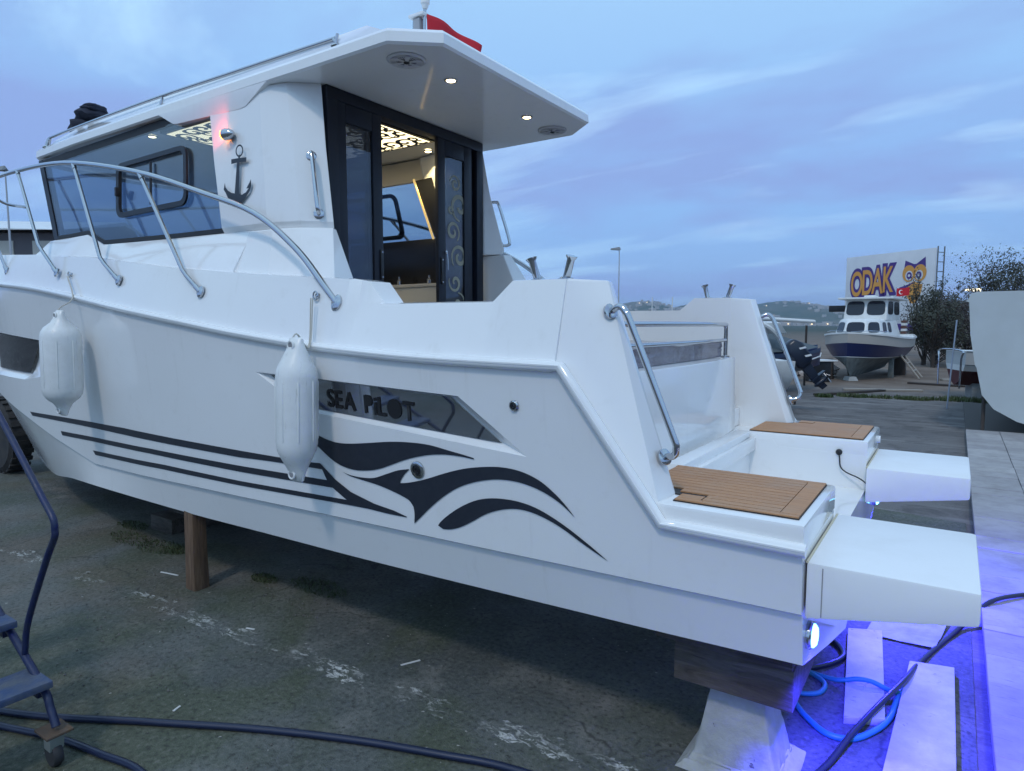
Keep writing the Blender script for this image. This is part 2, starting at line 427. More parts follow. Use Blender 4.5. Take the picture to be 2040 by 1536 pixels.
tag(pebbles('gravel', [(-3.3, -1.5, .9, .35), (-3.6, -1.2, .8, .35), (-2.7, -.9, .5, .2), (-3.0, -1.75, .5, .25), (-2.2, -1.5, 1.6, .8), (-3, -.75, .6, .15), (-5, -1.4, 1.6, .8)], 1500, .0015, .008, STONE), 'loose gravel and crumbs scattered over the stained concrete', 'gravel', kind='stuff')
LITTER = mat('pale_litter', (.6, .6, .58), .6)
for i, (x, y, ln, a, lb) in enumerate([(-1.78, -.98, .10, 1.1, 'thin white plastic strip lying on concrete below the hull'), (-2.75, -1.20, .055, .3, 'short pale splinter lying beside the worn paint line'), (-3.9, -1.02, .16, .2, 'grey stick lying left of the brown timber post'), (-2.35, -1.83, .04, 1.9, 'small white scrap near the front hose'), (-6.7, -1.12, .16, .3, 'white paper scrap near the left picture edge')]):
    o = tag(box('litter', -ln / 2, ln / 2, -.005 - .01 * (i == 4), .005 + .01 * (i == 4), 0, .005, LITTER, None, .001, 1), lb, 'litter'); o.location = (x, y, .0045); o.rotation_euler = (0, 0, a)
# ================================================================== MAIN BOAT
boat = empty('motor_boat', 'large white motor boat with open cabin door and graphite wave decals on its hull', 'boat')
#     x     rail y,z      step y,z     bottom y,z   keel z
ST = [(0.0, 1.20, .975, 1.14, .765, 1.080, .575, .27), (-.44, 1.22, .985, 1.15, .760, 1.085, .562, .26),
      (-.81, 1.22, 1.504, 1.155, .755, 1.085, .552, .25), (-1.4, 1.225, 1.514, 1.16, .745, 1.085, .535, .24),
      (-2.0, 1.23, 1.543, 1.16, .735, 1.085, .520, .23), (-2.7, 1.23, 1.605, 1.16, .720, 1.085, .510, .22),
      (-3.3, 1.23, 1.675, 1.15, .705, 1.085, .500, .21), (-4.0, 1.21, 1.757, 1.12, .680, 1.070, .490, .20),
      (-4.8, 1.16, 1.857, 1.05, .648, 1.035, .475, .20), (-5.5, 1.11, 1.93, 1.02, .760, .92, .42, .20),
      (-6.2, 1.075, 1.985, .985, .900, .77, .33, .20), (-6.9, .965, 2.03, .91, 1.03, .58, .28, .20),
      (-7.6, .77, 2.07, .72, 1.18, .44, .40, .32), (-8.2, .50, 2.10, .45, 1.35, .28, .62, .55), (-8.65, .24, 2.13, .20, 1.50, .12, .95, .88), (-8.95, .04, 2.15, .03, 1.65, .03, 1.3, 1.2)]
ST = ST[::-1]
XS = [s[0] for s in ST]
def pchip(x, col):
    n = len(XS); Ys = [s[col] for s in ST]
    if x <= XS[0]: return Ys[0]
    if x >= XS[-1]: return Ys[-1]
    i = max(k for k in range(n - 1) if XS[k] <= x)
    if XS[i] >= -.811 or (col in (3, 4) and -5.6 < XS[i] < -4.5):
        t = (x - XS[i]) / (XS[i + 1] - XS[i]); return Ys[i] + (Ys[i + 1] - Ys[i]) * t
    h = [XS[k + 1] - XS[k] for k in range(n - 1)]; d = [(Ys[k + 1] - Ys[k]) / h[k] for k in range(n - 1)]
    def m(k):
        if k == 0: return d[0]
        if k >= n - 1 or XS[k] > -.82: return d[k - 1]
        if d[k - 1] * d[k] <= 0: return 0
        w1, w2 = 2 * h[k] + h[k - 1], h[k] + 2 * h[k - 1]; return (w1 + w2) / (w1 / d[k - 1] + w2 / d[k])
    t = (x - XS[i]) / h[i]; a = m(i) * h[i]; b_ = m(i + 1) * h[i]
    return Ys[i] * (2 * t ** 3 - 3 * t * t + 1) + a * (t ** 3 - 2 * t * t + t) + Ys[i + 1] * (-2 * t ** 3 + 3 * t * t) + b_ * (t ** 3 - t * t)
def side_y(x, z):
    yr, zr, ys, zs = [pchip(x, c) for c in (1, 2, 3, 4)]
    if x > -.81: yr, zr = 1.22, 1.504
    return -(ys + (yr - ys) * (z - zs) / (zr - zs))
xs = sorted(set([round(-8.95 + .15 * i, 3) for i in range(1, 59)] + XS))
xs = [x for i, x in enumerate(xs) if i == 0 or x - xs[i - 1] > .03 or x in XS]
def hull_sec(x):
    yr, zr, ys, zs, yb, zb, zk = [pchip(x, c) for c in range(1, 8)]
    half = []
    for f in (1.0, .75, .5, .25):
        z = zs + (zr - zs) * f; half.append((-side_y(x, z) if f < 1 else -side_y(x, zr), z))
    q = min(.02, ys * .3)
    half += [(ys, zs), (ys - q, zs - .012), (max(yb, .02), zb), (max(yb * .5, .01), zb + (zk - zb) * .52)]
    return [(x, -y, z) for y, z in half] + [(x, 0, zk)] + [(x, y, z) for y, z in half[::-1]]
hull = loft('hull', [hull_sec(x) for x in xs], GEL, boat, ang=28.)
# recesses
def cutter(outer, inner, depth):
    """window recess: outer polygon on the hull skin, inner polygon sunk by depth"""
    def dens(P_, k=8): return [(P_[i][0] + (P_[(i + 1) % len(P_)][0] - P_[i][0]) * j / k, P_[i][1] + (P_[(i + 1) % len(P_)][1] - P_[i][1]) * j / k) for i in range(len(P_)) for j in range(k)]
    outer, inner = dens(outer), dens(inner)
    O = [Vector((x, side_y(x, z), z)) for x, z in outer]; I = [Vector((x, side_y(x, z) + depth, z)) for x, z in inner]
    Q = [Vector((o.x, o.y - .06, o.z)) for o in O]
    n = len(O); bm = bmesh.new(); a = [bm.verts.new(p) for p in I]; b_ = [bm.verts.new(p) for p in O]; c = [bm.verts.new(p) for p in Q]
    bm.faces.new(a)
    for P_, S_ in ((a, b_), (b_, c)):
        for k in range(n): bm.faces.new((P_[k], S_[k], S_[(k + 1) % n], P_[(k + 1) % n]))
    bm.faces.new(c[::-1])
    return finish(bm, 'cut', None, None, None)
WG = [(-2.535, 1.405), (-2.15, 1.395), (-1.338, 1.361), (-1.092, 1.191), (-2.193, 1.252)]
WO = [(-2.60, 1.414), (-2.149, 1.402), (-1.286, 1.370), (-.970, 1.156), (-2.225, 1.241)]
BG_ = [(-7.2, 1.60), (-5.65, 1.529), (-5.80, 1.405), (-5.98, 1.256), (-7.2, 1.26)]
BO = [(-7.3, 1.63), (-4.60, 1.485), (-4.92, 1.318), (-6.01, 1.204), (-7.3, 1.21)]
cuts = [cutter(WO, WG, .035), cutter(BO, BG_, .07)]
bm = bmesh.new(); addbox(bm, -5.75, -.46, -.99, .99, 1.02, 3.5); cuts.append(finish(bm, 'cut', None, None, None))
bm = bmesh.new(); addbox(bm, -.585, 1., -.55, .55, .80, 3.5); cuts.append(finish(bm, 'cut', None, None, None))
boolean(hull, cuts)
tag(hull, 'white gelcoat hull with stepped chine')
# hull glass panes
def shrink(poly, s):
    cx = sum(p[0] for p in poly) / len(poly); cz = sum(p[1] for p in poly) / len(poly)
    return [(cx + (p[0] - cx) * s, cz + (p[1] - cz) * s) for p in poly]
def wrap(name, poly, m, parent, off=.0035, fy=side_y, sm=True, sharp=30):
    P_ = [Vector((x, 0, z)) for x, z in poly]
    if sm:   # rounded curve through the points, corners kept
        out = []; n = len(P_)
        corner = [(P_[i] - P_[i - 1]).angle(P_[(i + 1) % n] - P_[i], 0) > R(sharp) for i in range(n)]
        for i in range(n):
            a, b_, c, d = P_[i - 1], P_[i], P_[(i + 1) % n], P_[(i + 2) % n]
            if corner[i]: a = b_ * 2 - c
            if corner[(i + 1) % n]: d = c * 2 - b_
            kk = 4 if (c - b_).length < .25 else 1
            for j in range(kk):
                t = j / kk; out.append(.5 * ((2 * b_) + (c - a) * t + (2 * a - 5 * b_ + 4 * c - d) * t * t + (3 * b_ - a - 3 * c + d) * t ** 3))
        P_ = out
    bm = bmesh.new(); f = bm.faces.new([bm.verts.new(p) for p in P_]); f.normal_update(); bmesh.ops.triangulate(bm, faces=[f], ngon_method='EAR_CLIP')
    for x in xs:
        bmesh.ops.bisect_plane(bm, geom=bm.verts[:] + bm.edges[:] + bm.faces[:], plane_co=(x, 0, 0), plane_no=(1, 0, 0))
    for v in bm.verts: v.co.y = fy(v.co.x, v.co.z) - off
    if sum(f.normal.y for f in bm.faces) > 0:
        bmesh.ops.reverse_faces(bm, faces=bm.faces[:])
    return finish(bm, name, m, parent, 30., recalc=False)
wp = wrap('hull_window', shrink(WG, .988), HGLASS, boat, -.027, sm=False); tag(wp, 'long pointed mirror window in the hull side')
tag(wrap('hull_window', shrink(BG_, .985), mat('black_hull_glass', (.008, .009, .012), .05, 0., .5), boat, -.045, sm=False), 'black window in the bow side')
# lettering on the long window
VBLK = mat('black_lettering', (.006, .006, .008), .55)
cx = 0.
for ch in 'SEA PiLOT':
    if ch == ' ': cx += .055; continue
    me = textmesh(ch, .122, .0028); b2 = bmesh.new(); b2.from_mesh(me)
    wdt = max(v.co.x for v in b2.verts) - min(v.co.x for v in b2.verts); x0_ = min(v.co.x for v in b2.verts)
    if ch in 'PO':    # stencil letters with filled counters
        be = [e for e in b2.edges if len(e.link_faces) == 1]; loops = []
        while be:
            e = be.pop(); lp = [e.verts[0], e.verts[1]]; go = True
            while go:
                go = False
                for q in be:
                    if lp[-1] in q.verts:
                        nx = q.other_vert(lp[-1]); be.remove(q); go = True
                        if nx is not lp[0]: lp.append(nx)
                        else: go = False
                        break
            loops.append(lp)
        loops.sort(key=lambda l: max(v.co.x for v in l) - min(v.co.x for v in l))
        if len(loops) > 1:
            try: b2.faces.new(loops[0])
            except ValueError: pass
    sx = .88
    for v in b2.verts:
        X0 = -2.095 + (cx + (v.co.x - x0_)) * sx; Z0 = 1.272 + v.co.y * .95 - (X0 + 2.095) * .055
        v.co = Vector((X0, side_y(X0, Z0) + .0225, Z0))
    finish(b2, 'letter', VBLK, wp, None, recalc=False); cx += wdt + .010
# vinyl decals wrapped on the hull side
DEC = {
 'A': [(-2.281, 1.197), (-2.221, 1.158), (-2.146, 1.126), (-2.051, 1.107), (-1.957, 1.107), (-1.827, 1.123), (-1.678, 1.144), (-1.561, 1.153), (-1.451, 1.153), (-1.346, 1.14), (-1.266, 1.13), (-1.22, 1.123), (-1.222, 1.118), (-1.286, 1.122), (-1.369, 1.121), (-1.455, 1.11), (-1.545, 1.088), (-1.616, 1.065), (-1.69, 1.036), (-1.766, 1.009), (-1.842, 0.993), (-1.92, 0.986), (-1.999, 0.994), (-2.064, 1.015), (-2.129, 1.051), (-2.181, 1.084), (-2.224, 1.119)],
 'C': [(-2.005, 0.966), (-1.95, 0.957), (-1.872, 0.956), (-1.795, 0.965), (-1.719, 0.992), (-1.644, 1.019), (-1.573, 1.034), (-1.605, 1.007), (-1.631, 0.976), (-1.636, 0.962), (-1.579, 0.973), (-1.487, 1.0), (-1.375, 1.041), (-1.28, 1.071), (-1.19, 1.09), (-1.103, 1.101), (-1.03, 1.1), (-0.968, 1.089), (-0.908, 1.066), (-0.851, 1.028), (-0.811, 0.993), (-0.771, 0.95), (-0.819, 0.987), (-0.868, 1.014), (-0.927, 1.036), (-0.997, 1.05), (-1.069, 1.053), (-1.145, 1.044), (-1.234, 1.02), (-1.317, 0.985), (-1.395, 0.936), (-1.464, 0.882), (-1.525, 0.828), (-1.569, 0.789), (-1.564, 0.835), (-1.567, 0.865), (-1.588, 0.889), (-1.621, 0.902), (-1.691, 0.919), (-1.774, 0.934), (-1.874, 0.944), (-1.951, 0.952)],
 'D': [(-1.433, 0.804), (-1.415, 0.825), (-1.369, 0.863), (-1.303, 0.907), (-1.23, 0.944), (-1.16, 0.965), (-1.083, 0.974), (-1.01, 0.973), (-0.94, 0.961), (-0.872, 0.937), (-0.806, 0.906), (-0.742, 0.87), (-0.688, 0.837), (-0.642, 0.807), (-0.696, 0.832), (-0.751, 0.859), (-0.815, 0.893), (-0.881, 0.92), (-0.95, 0.938), (-1.012, 0.943), (-1.067, 0.936), (-1.125, 0.919), (-1.184, 0.893), (-1.246, 0.855), (-1.31, 0.819), (-1.364, 0.799), (-1.407, 0.793)],
 'B': [(-5.996, 0.935), (-4.143, 0.977), (-2.806, 0.98), (-2.582, 0.981), (-2.271, 0.983), (-2.158, 0.989), (-2.063, 0.923), (-1.961, 0.875), (-1.81, 0.841), (-1.688, 0.828), (-1.613, 0.813), (-1.613, 0.809), (-1.739, 0.807), (-1.852, 0.81), (-1.997, 0.807), (-2.844, 0.781), (-3.655, 0.764), (-4.75, 0.72), (-4.786, 0.749), (-3.647, 0.795), (-2.839, 0.807), (-1.993, 0.831), (-2.084, 0.877), (-2.829, 0.86), (-3.825, 0.846), (-5.346, 0.802), (-5.363, 0.834), (-3.816, 0.879), (-2.822, 0.894), (-2.121, 0.91), (-2.148, 0.96), (-2.288, 0.958), (-2.587, 0.951), (-2.813, 0.942), (-4.159, 0.931), (-5.957, 0.905)]}
for k, sm in (('A', True), ('B', False), ('C', True), ('D', True)): wrap('decal', DEC[k], VINYL, boat, sm=sm)
# rub rail
def rail_pt(x, s=-1): return (x, s * (-side_y(x, pchip(x, 2)) + .004), pchip(x, 2))
for s in (-1, 1):
    pts = [rail_pt(x, s) for x in xs if x <= -.81] + [rail_pt(-.81 + .37 * i / 5, s) for i in range(1, 6)] + [rail_pt(-.44 + .45 * i / 5, s) for i in range(1, 6)]
    tube('rub_rail', pts, .022, GEL, boat, 10)
    tube('rub_rail_insert', [(p[0], p[1] + s * .018, p[2] + .004) for p in pts], .006, GEL, boat, 6)

# gunwale band from the rub rail up to the deck edge (both sides)
ZC = [(-8.95, 2.36), (-7.6, 2.31), (-6.9, 2.27), (-6.2, 2.225), (-5.5, 2.18), (-4.6, 2.115), (-4.0, 2.045), (-3.4, 1.98), (-2.7, 1.918), (-1.97, 1.862), (-1.92, 1.748), (-1.79, 1.745), (-1.17, 1.742), (-1.075, 1.822), (-.84, 1.82)]
ZI = [(-8.95, 2.37), (-7.6, 2.32), (-6.9, 2.28), (-6.2, 2.235), (-5.5, 2.19), (-4.6, 2.12), (-4.0, 2.05), (-3.4, 1.985), (-2.7, 1.923), (-1.97, 1.866), (-1.87, 1.850), (-1.78, 1.75), (-1.17, 1.748), (-1.075, 1.826), (-.84, 1.824)]
def lerp(T, x):
    for (a, u), (b_, v) in zip(T, T[1:]):
        if a <= x <= b_: return u + (v - u) * (x - a) / (b_ - a)
    return T[0][1] if x < T[0][0] else T[-1][1]
gx = sorted(set([x for x in xs if x < -.85] + [p[0] for p in ZC + ZI]))
def inset(x): return min(.09, pchip(x, 1) * .3)
for s in (-1, 1):
    secs = []
    for x in gx:
        yr, zr = -side_y(x, pchip(x, 2)), pchip(x, 2); yc = yr - inset(x); yi = max(min(.985, yc - .03), 0.0); zi = max(1.0, 1.0 if x > -5.8 else zr - .1)
        secs.append([(x, s * (yr - .004), zr), (x, s * (yr - inset(x) * .5 - .002), (zr + lerp(ZC, x)) / 2 + .0), (x, s * yc, lerp(ZC, x)), (x, s * (yc - (yc - yi) * .18), lerp(ZI, x)), (x, s * yi, lerp(ZI, x)), (x, s * yi, zi), (x, s * (yi + min(.02, yi * .1)), zi), (x, s * max(yr - .09, yi * .5 + yr * .3), zr - .05)])
    loft('gunwale', secs, GEL, boat, ang=26.)
    # stern wing (sloping chamfered end of the coaming)
    W = [(-.842, -1.125, 1.822), (-.842, -1.207, 1.504), (-.442, -1.163, .994), (-.705, -1.06, 1.814), (-.425, -1.02, .985), (-.725, -.985, 1.814), (-.46, -.985, .985), (-.842, -.985, 1.822), (-.842, -.985, .985), (-.842, -1.12, .985)]
    hullv('stern_wing', [(p[0], -s * p[1], p[2]) for p in W], GEL, boat, .008, 14.)
# foredeck
secs = []
for x in [x for x in xs if x < -5.3]:
    y = max(pchip(x, 1) - inset(x) - .012, .01); z = lerp(ZC, x) - .004
    secs.append([(x, y * f, z + .10 * (1 - f * f) * min(1, y)) for f in (-1, -.75, -.5, -.25, 0, .25, .5, .75, 1)])
loft('foredeck', secs, GEL, boat, closed=False)

# ------------------------------------------------------------------ cabin trunk (below the windows)
SILL = [(-5.75, .885, 2.325), (-5.60, .905, 2.322), (-5.30, .925, 2.315), (-4.97, .945, 2.311), (-4.72, .955, 2.222), (-4.2, .97, 2.205), (-3.7, .985, 2.190), (-3.17, 1.0, 2.178), (-2.9, 1.0, 2.170)]
for s in (-1, 1):
    secs = []
    for x, y, z in SILL:
        yc = pchip(x, 1) - inset(x) - .006; zc = lerp(ZC, x)
        secs.append([(x, s * yc, zc - .01), (x, s * y, z - .012), (x, s * (y - .012), z), (x, s * (y - .075), z), (x, s * (y - .075), zc - .05)])
    loft('cabin_trunk', secs, GEL, boat, ang=30.)
    # aft block of the trunk, faceted round to the door
    A0 = [(-2.92, -1.001), (-2.72, -.995), (-2.555, -.945), (-2.42, -.84), (-2.455, -.79), (-2.92, -.79)]
    A1 = [(-2.92, -1.133), (-2.60, -1.128), (-2.40, -1.08), (-2.27, -.97), (-2.31, -.79), (-2.92, -.79)]
    A2 = [(-2.92, -1.133), (-2.60, -1.128), (-2.40, -1.08), (-2.20, -.97), (-2.24, -.79), (-2.92, -.79)]
    loft('cabin_trunk', [[(p[0], -s * p[1], 2.168) for p in A0], [(p[0], -s * p[1], 1.862 + (.03 if i in (0, 1, 5) else 0)) for i, p in enumerate(A1)], [(p[0], -s * p[1], 1.02) for p in A2]], GEL, boat, .008, ang=9.)
    # upper pillar
    P0 = [(-3.165, -1.0), (-2.775, -.985), (-2.575, -.925), (-2.460, -.80), (-2.62, -.73), (-3.05, -.80)]
    P1 = [(-3.175, -1.006), (-2.775, -.992), (-2.572, -.931), (-2.455, -.805), (-2.62, -.73), (-3.05, -.80)]
    P3 = [(-3.415, -.905), (-2.935, -.898), (-2.755, -.855), (-2.61, -.735), (-2.66, -.70), (-3.25, -.78)]
    PM = [(P1[i][0] * .36 + P3[i][0] * .64 + (.012 if i == 2 else 0), P1[i][1] * .36 + P3[i][1] * .64) for i in range(6)]
    PB = [(p[0] - .004, p[1] * .992) for p in P0]
    loft('cabin_pillar', [[(p[0], -s * p[1], 2.172) for p in PB], [(p[0], -s * p[1], 2.205) for p in P1], [(p[0], -s * p[1], 2.62) for p in PM], [(p[0], -s * p[1], 2.975) for p in P3]], GEL, boat, .006, ang=9.)
    # stainless grab handle on the pillar
    g = [(-2.60, .832), (-2.53, .845)]
    tp = (-2.60, s * .825, 2.565); bt = (-2.512, s * .858, 2.245); nrm = Vector((.74, s * .66, .12)).normalized()
    q = [Vector(tp), Vector(tp) + nrm * .045, Vector(tp) + nrm * .062 + Vector((.01, 0, -.03)), Vector(bt) + nrm * .062 + Vector((-.01, 0, .04)), Vector(bt) + nrm * .045, Vector(bt)]
    h = tube('grab_handle', crv(q, 5), .0115, CHROME, boat)
    for p in (tp, bt): lathe('flange', [(.028, -.004), (.028, .004), (.02, .008)], p, nrm, CHROME, h, 16)

# windows: side glass, sliding sash, windscreen
for s in (-1, 1):
    B_ = [(x, s * (y - .02), z + .004) for x, y, z in SILL if -5.62 < x < -3.1]
    T_ = []
    for x, y, z in B_:
        t = (x + 5.60) / (5.60 - 3.17); T_.append((-5.90 + t * (5.90 - 3.40), s * (.845 + .03 * t), 2.985))
    secs = [[b_, t_, (t_[0], t_[1] - s * .008, t_[2]), (b_[0], b_[1] - s * .008, b_[2])] for b_, t_ in zip(B_, T_)]
    sg = loft('side_window', secs, GLASS, boat)
    def gp(x, z, o=0.):   # point on the glass plane
        t = (z - 2.2) / .785; return (x, s * (.955 - (-.0) - t * .095 + o + (x + 4.2) * .018), z)
    # dark gasket strips: sill, header, front post
    n = len(B_)
    loft('window_gasket', [[(b_[0], b_[1] + s * .004, b_[2]), (b_[0], b_[1] + s * .001, b_[2] + .028), (b_[0], b_[1] - s * .016, b_[2] + .028), (b_[0], b_[1] - s * .016, b_[2])] for b_ in B_], GASKET, sg)
    loft('window_gasket', [[(t_[0], t_[1] + s * .003, t_[2] - .004), (t_[0], t_[1] + s * .006, t_[2] - .055), (t_[0], t_[1] - s * .016, t_[2] - .055), (t_[0], t_[1] - s * .016, t_[2] - .004)] for t_ in T_], GASKET, sg)
    b0, t0 = Vector(B_[0]), Vector(T_[0]); dx = Vector((.035, 0, 0)); dy = Vector((0, s * .006, 0)); di = Vector((0, -s * .05, 0))
    loft('window_post', [[b0 - dx + dy, b0 + dx + dy, b0 + dx + di, b0 - dx + di], [t0 - dx + dy, t0 + dx + dy, t0 + dx + di, t0 - dx + di]], ALU, sg)
    # sash frame with rounded corners
    def rr_(x0, x1, z0, z1, r, k=5):
        out = []
        for cx_, cz_, a0 in ((x1 - r, z1 - r, 0), (x0 + r, z1 - r, 90), (x0 + r, z0 + r, 180), (x1 - r, z0 + r, 270)):
            for j in range(k + 1): a = R(a0 + 90 * j / k); out.append((cx_ + r * math.cos(a), cz_ + r * math.sin(a)))
        return out
    def skew(x, z): return x - (z - 2.58) * .16
    Oo = rr_(-4.53, -3.62, 2.385, 2.765, .07); Ii = rr_(-4.492, -3.652, 2.418, 2.734, .05)
    bm = bmesh.new(); rings = []
    for P_, o in ((Oo, .012), (Oo, .026), (Ii, .026), (Ii, .004)): rings.append([bm.verts.new(gp(skew(x, z), z, o)) for x, z in P_])
    for A_, C_ in zip(rings, rings[1:]):
        for k in range(len(A_)): bm.faces.new((A_[k], A_[(k + 1) % len(A_)], C_[(k + 1) % len(A_)], C_[k]))
    sf = finish(bm, 'sliding_sash', ALU, sg, 40.)
    zz = (2.437, 2.713); tube('sash_rail', [gp(skew(-4.07, z), z, .016) for z in zz], .008, ALU, sg, 6)
    if s < 0: box('latch', -4.475, -4.452, -.966, -.940, 2.53, 2.59, BLACK, sg, .003)
# windscreen (reverse raked) and posts
loft('windscreen', [[(-5.64, -.86, 2.31), (-5.95, -.80, 2.985), (-5.942, -.80, 2.985), (-5.632, -.86, 2.31)], [(-5.78, 0, 2.33), (-6.10, 0, 2.99), (-6.092, 0, 2.99), (-5.772, 0, 2.33)], [(-5.64, .86, 2.31), (-5.95, .80, 2.985), (-5.942, .80, 2.985), (-5.632, .86, 2.31)]], GLASS, boat)
loft('dashboard', [[(-5.76, -.83, 2.06), (-5.70, -.83, 2.30), (-5.15, -.83, 2.20), (-5.1, -.83, 2.06)], [(-5.76, .83, 2.06), (-5.70, .83, 2.30), (-5.15, .83, 2.20), (-5.1, .83, 2.06)]], BLACK, boat, .01)

# ------------------------------------------------------------------ roof
OUT = [(-1.731, .0), (-1.731, .742), (-1.937, .913), (-2.85, .915), (-3.96, .91), (-5.2, .892), (-5.95, .86), (-6.2, .71), (-6.29, .35), (-6.31, 0)]
def zb(x): return 2.972 + max(0, -2.6 - x) * .009
full = [(x, -y) for x, y in OUT] + [(x, y) for x, y in OUT[::-1][1:-1]]
def sub(P_, L=.3):
    out = []
    for i in range(len(P_)):
        a, b_ = Vector(P_[i]), Vector(P_[(i + 1) % len(P_)]); k = max(1, int((b_ - a).length / L))
        out += [tuple(a.lerp(b_, j / k)) for j in range(k)]
    return out
full = sub(full)
def ins(p, d):
    x, y = p; yy = y * (1 - d / .915); xx = -1.731 - d if x > -1.74 else (x - d * .7 if x > -1.95 else (x + d if x < -6.15 else x)); return xx, yy
def hump(x): t = min(1, max(0, (-2.0 - x) / .24)); return .115 * t * min(1, max(0, (x + 6.35) / .5))
bm = bmesh.new(); rings = []
for d, f in ((.012, lambda x, y: zb(x)), (0, lambda x, y: zb(x) + .010), (0.004, lambda x, y: zb(x) + .058), (.024, lambda x, y: zb(x) + .080), (.065, lambda x, y: zb(x) + .090 + hump(x) * .06), (.085, lambda x, y: zb(x) + .094 + hump(x) * .12), (.17, lambda x, y: zb(x) + .098 + hump(x)), (.5, lambda x, y: zb(x) + .110 + hump(x)), (.85, lambda x, y: zb(x) + .116 + hump(x))):
    rings.append([bm.verts.new((*ins(p, d), f(*ins(p, d)))) for p in full])
for A_, C_ in zip(rings, rings[1:]):
    for k in range(len(A_)): bm.faces.new((A_[k], A_[(k + 1) % len(A_)], C_[(k + 1) % len(A_)], C_[k]))
bm.faces.new(rings[0][::-1]); bm.faces.new(rings[-1])
roof = finish(bm, 'roof', GEL, boat, 24.)
for s in (-1, 1):   # downturned skirt over the pillar
    prism('roof_skirt', [(-2.84, 2.985), (-3.045, 2.882), (-3.10, 2.876), (-3.76, 2.903), (-3.80, 2.91), (-3.97, 2.995)], lambda x, z: (x, s * .914, z), lambda x, z: (x, s * .862, z + .0), GEL, roof, .006)
# roof grab rails
for s in (-1, 1):
    q = [(-2.40, s * .80, 3.10), (-2.43, s * .795, 3.140), (-2.50, s * .79, 3.150), (-3.4, s * .79, 3.165), (-4.15, s * .79, 3.178), (-5.0, s * .785, 3.182), (-5.82, s * .78, 3.178), (-5.88, s * .78, 3.165), (-5.90, s * .785, 3.115)]
    rl = tube('roof_rail', crv(q, 4), .011, CHROME, roof)
    for x in (-2.41, -4.13, -5.89): 
        tube('rail_foot', [(x, s * .79, 3.165), (x + .01, s * .815, 3.10)], .009, CHROME, rl, 8); lathe('flange', [(.024, -.006), (.024, .006), (.014, .012)], (x + .01, s * .815, 3.098), (0, s * .5, 1), CHROME, rl, 12)
# overhang: speakers and downlights
SPK = mat('speaker_grille', (.55, .55, .56), .5)
for s in (-1, 1):
    c = Vector((-1.995, s * .715, 2.971)); bm = bmesh.new()
    addlathe(bm, [(.098, 0), (.098, .006), (.088, .012), (.080, .008)], axis(c, (0, 0, -1)), 32)
    sp = finish(bm, 'speaker', SPK, roof)
    lathe('speaker_cone', [(.078, .0), (.05, .0075), (.0, .0085)][:2] + [(.001, .0085)], c + Vector((0, 0, -.0015)), (0, 0, -1), mat('speaker_cone', (.20, .20, .22), .6), sp, 32)
    bm = bmesh.new()
    for k in range(6):
        a = math.pi / 3 * k + .3; d = Vector((math.cos(a), math.sin(a), 0)); e_ = Vector((-d.y, d.x, 0)); z = Vector((0, 0, -.0135))
        addpoly(bm, [c + z + d * .012 + e_ * .008, c + z + d * .080 + e_ * .014, c + z + d * .080 - e_ * .014, c + z + d * .012 - e_ * .008], [(0, 1, 2, 3)])
    for k in range(30):
        a = 2 * math.pi * k / 30; d = Vector((math.cos(a), math.sin(a), 0)); e_ = Vector((-d.y, d.x, 0)) * .0022; z = Vector((0, 0, -.0125))
        addpoly(bm, [c + z + d * .045 + e_, c + z + d * .08 + e_, c + z + d * .08 - e_, c + z + d * .045 - e_], [(0, 1, 2, 3)])
    finish(bm, 'speaker_spokes', SPK, sp, None)
    lathe('speaker_cap', [(.016, 0), (.016, .006), (.008, .010)], c + Vector((0, 0, -.010)), (0, 0, -1), BLACK, sp, 16)
def downlight(x, y, z=2.971, parent=None):
    o = lathe('downlight', [(.036, 0), (.036, .004), (.030, .007), (.026, .004)], (x, y, z), (0, 0, -1), CHROME, parent, 20)
    lathe('lens', [(.025, 0), (.025, .0055), (.018, .008)], (x, y, z), (0, 0, -1), LEDM, o, 20)
for s in (-1, 1):
    downlight(-1.985, s * .38, parent=roof); downlight(-3.06, s * .66, 2.974, roof); downlight(-4.45, s * .70, 2.986, roof)

# ------------------------------------------------------------------ interior: ceiling fretwork panel, galley, wall panel
cp = box('ceiling_panel', -4.2, -2.78, -.78, .42, 2.945, 2.972, BLACK, boat, .004)
box('backlight', -4.17, -2.81, -.75, .39, 2.9425, 2.9455, PANELM, cp, 0)
rib = []; r9 = random.Random(11)
for i in range(66):
    cx_, cy_ = -4.10 + (i % 11) * .125 + r9.uniform(-.03, .03), -.66 + (i // 11) * .19 + r9.uniform(-.04, .04)
    a = r9.uniform(0, 6.28); sg_ = r9.choice((-1, 1)); rad = r9.uniform(.06, .10)
    rib.append(spiral(cx_, cy_, .012, rad, a, 1.35 * sg_, .034)); ex, ey = cx_ + rad * math.cos(a + sg_ * 1.35 * 6.283), cy_ + rad * math.sin(a + sg_ * 1.35 * 6.283)
    rib.append(spiral(ex, ey, .005, .05, a + 2, -.9 * sg_, .026, 14))
bm = bmesh.new()
def clampp(p): return (min(-2.812, max(-4.168, p[0])), min(.388, max(-.748, p[1])), 2.9385)
fw = ribbons('fretwork', rib, lambda x, y: clampp((x, y)), BLACK, cp)
for s in (-1, 1):
    l2 = bpy.data.lights.new('downlight_lamp', 'SPOT'); l2.energy = 8; l2.spot_size = R(110); l2.color = (1, .78, .36); l2.shadow_soft_size = .02
    o = bpy.data.objects.new('downlight_lamp', l2); COL.objects.link(o); o.location = (-3.06, s * .66, 2.955); o.parent = boat
box('header_panel', -5.5, -2.72, .80, .835, 2.80, 2.970, CREAM, boat, .004)
ga = box('galley_cabinet', -4.4, -2.75, .42, .82, 1.03, 1.93, CREAM, boat, .008)
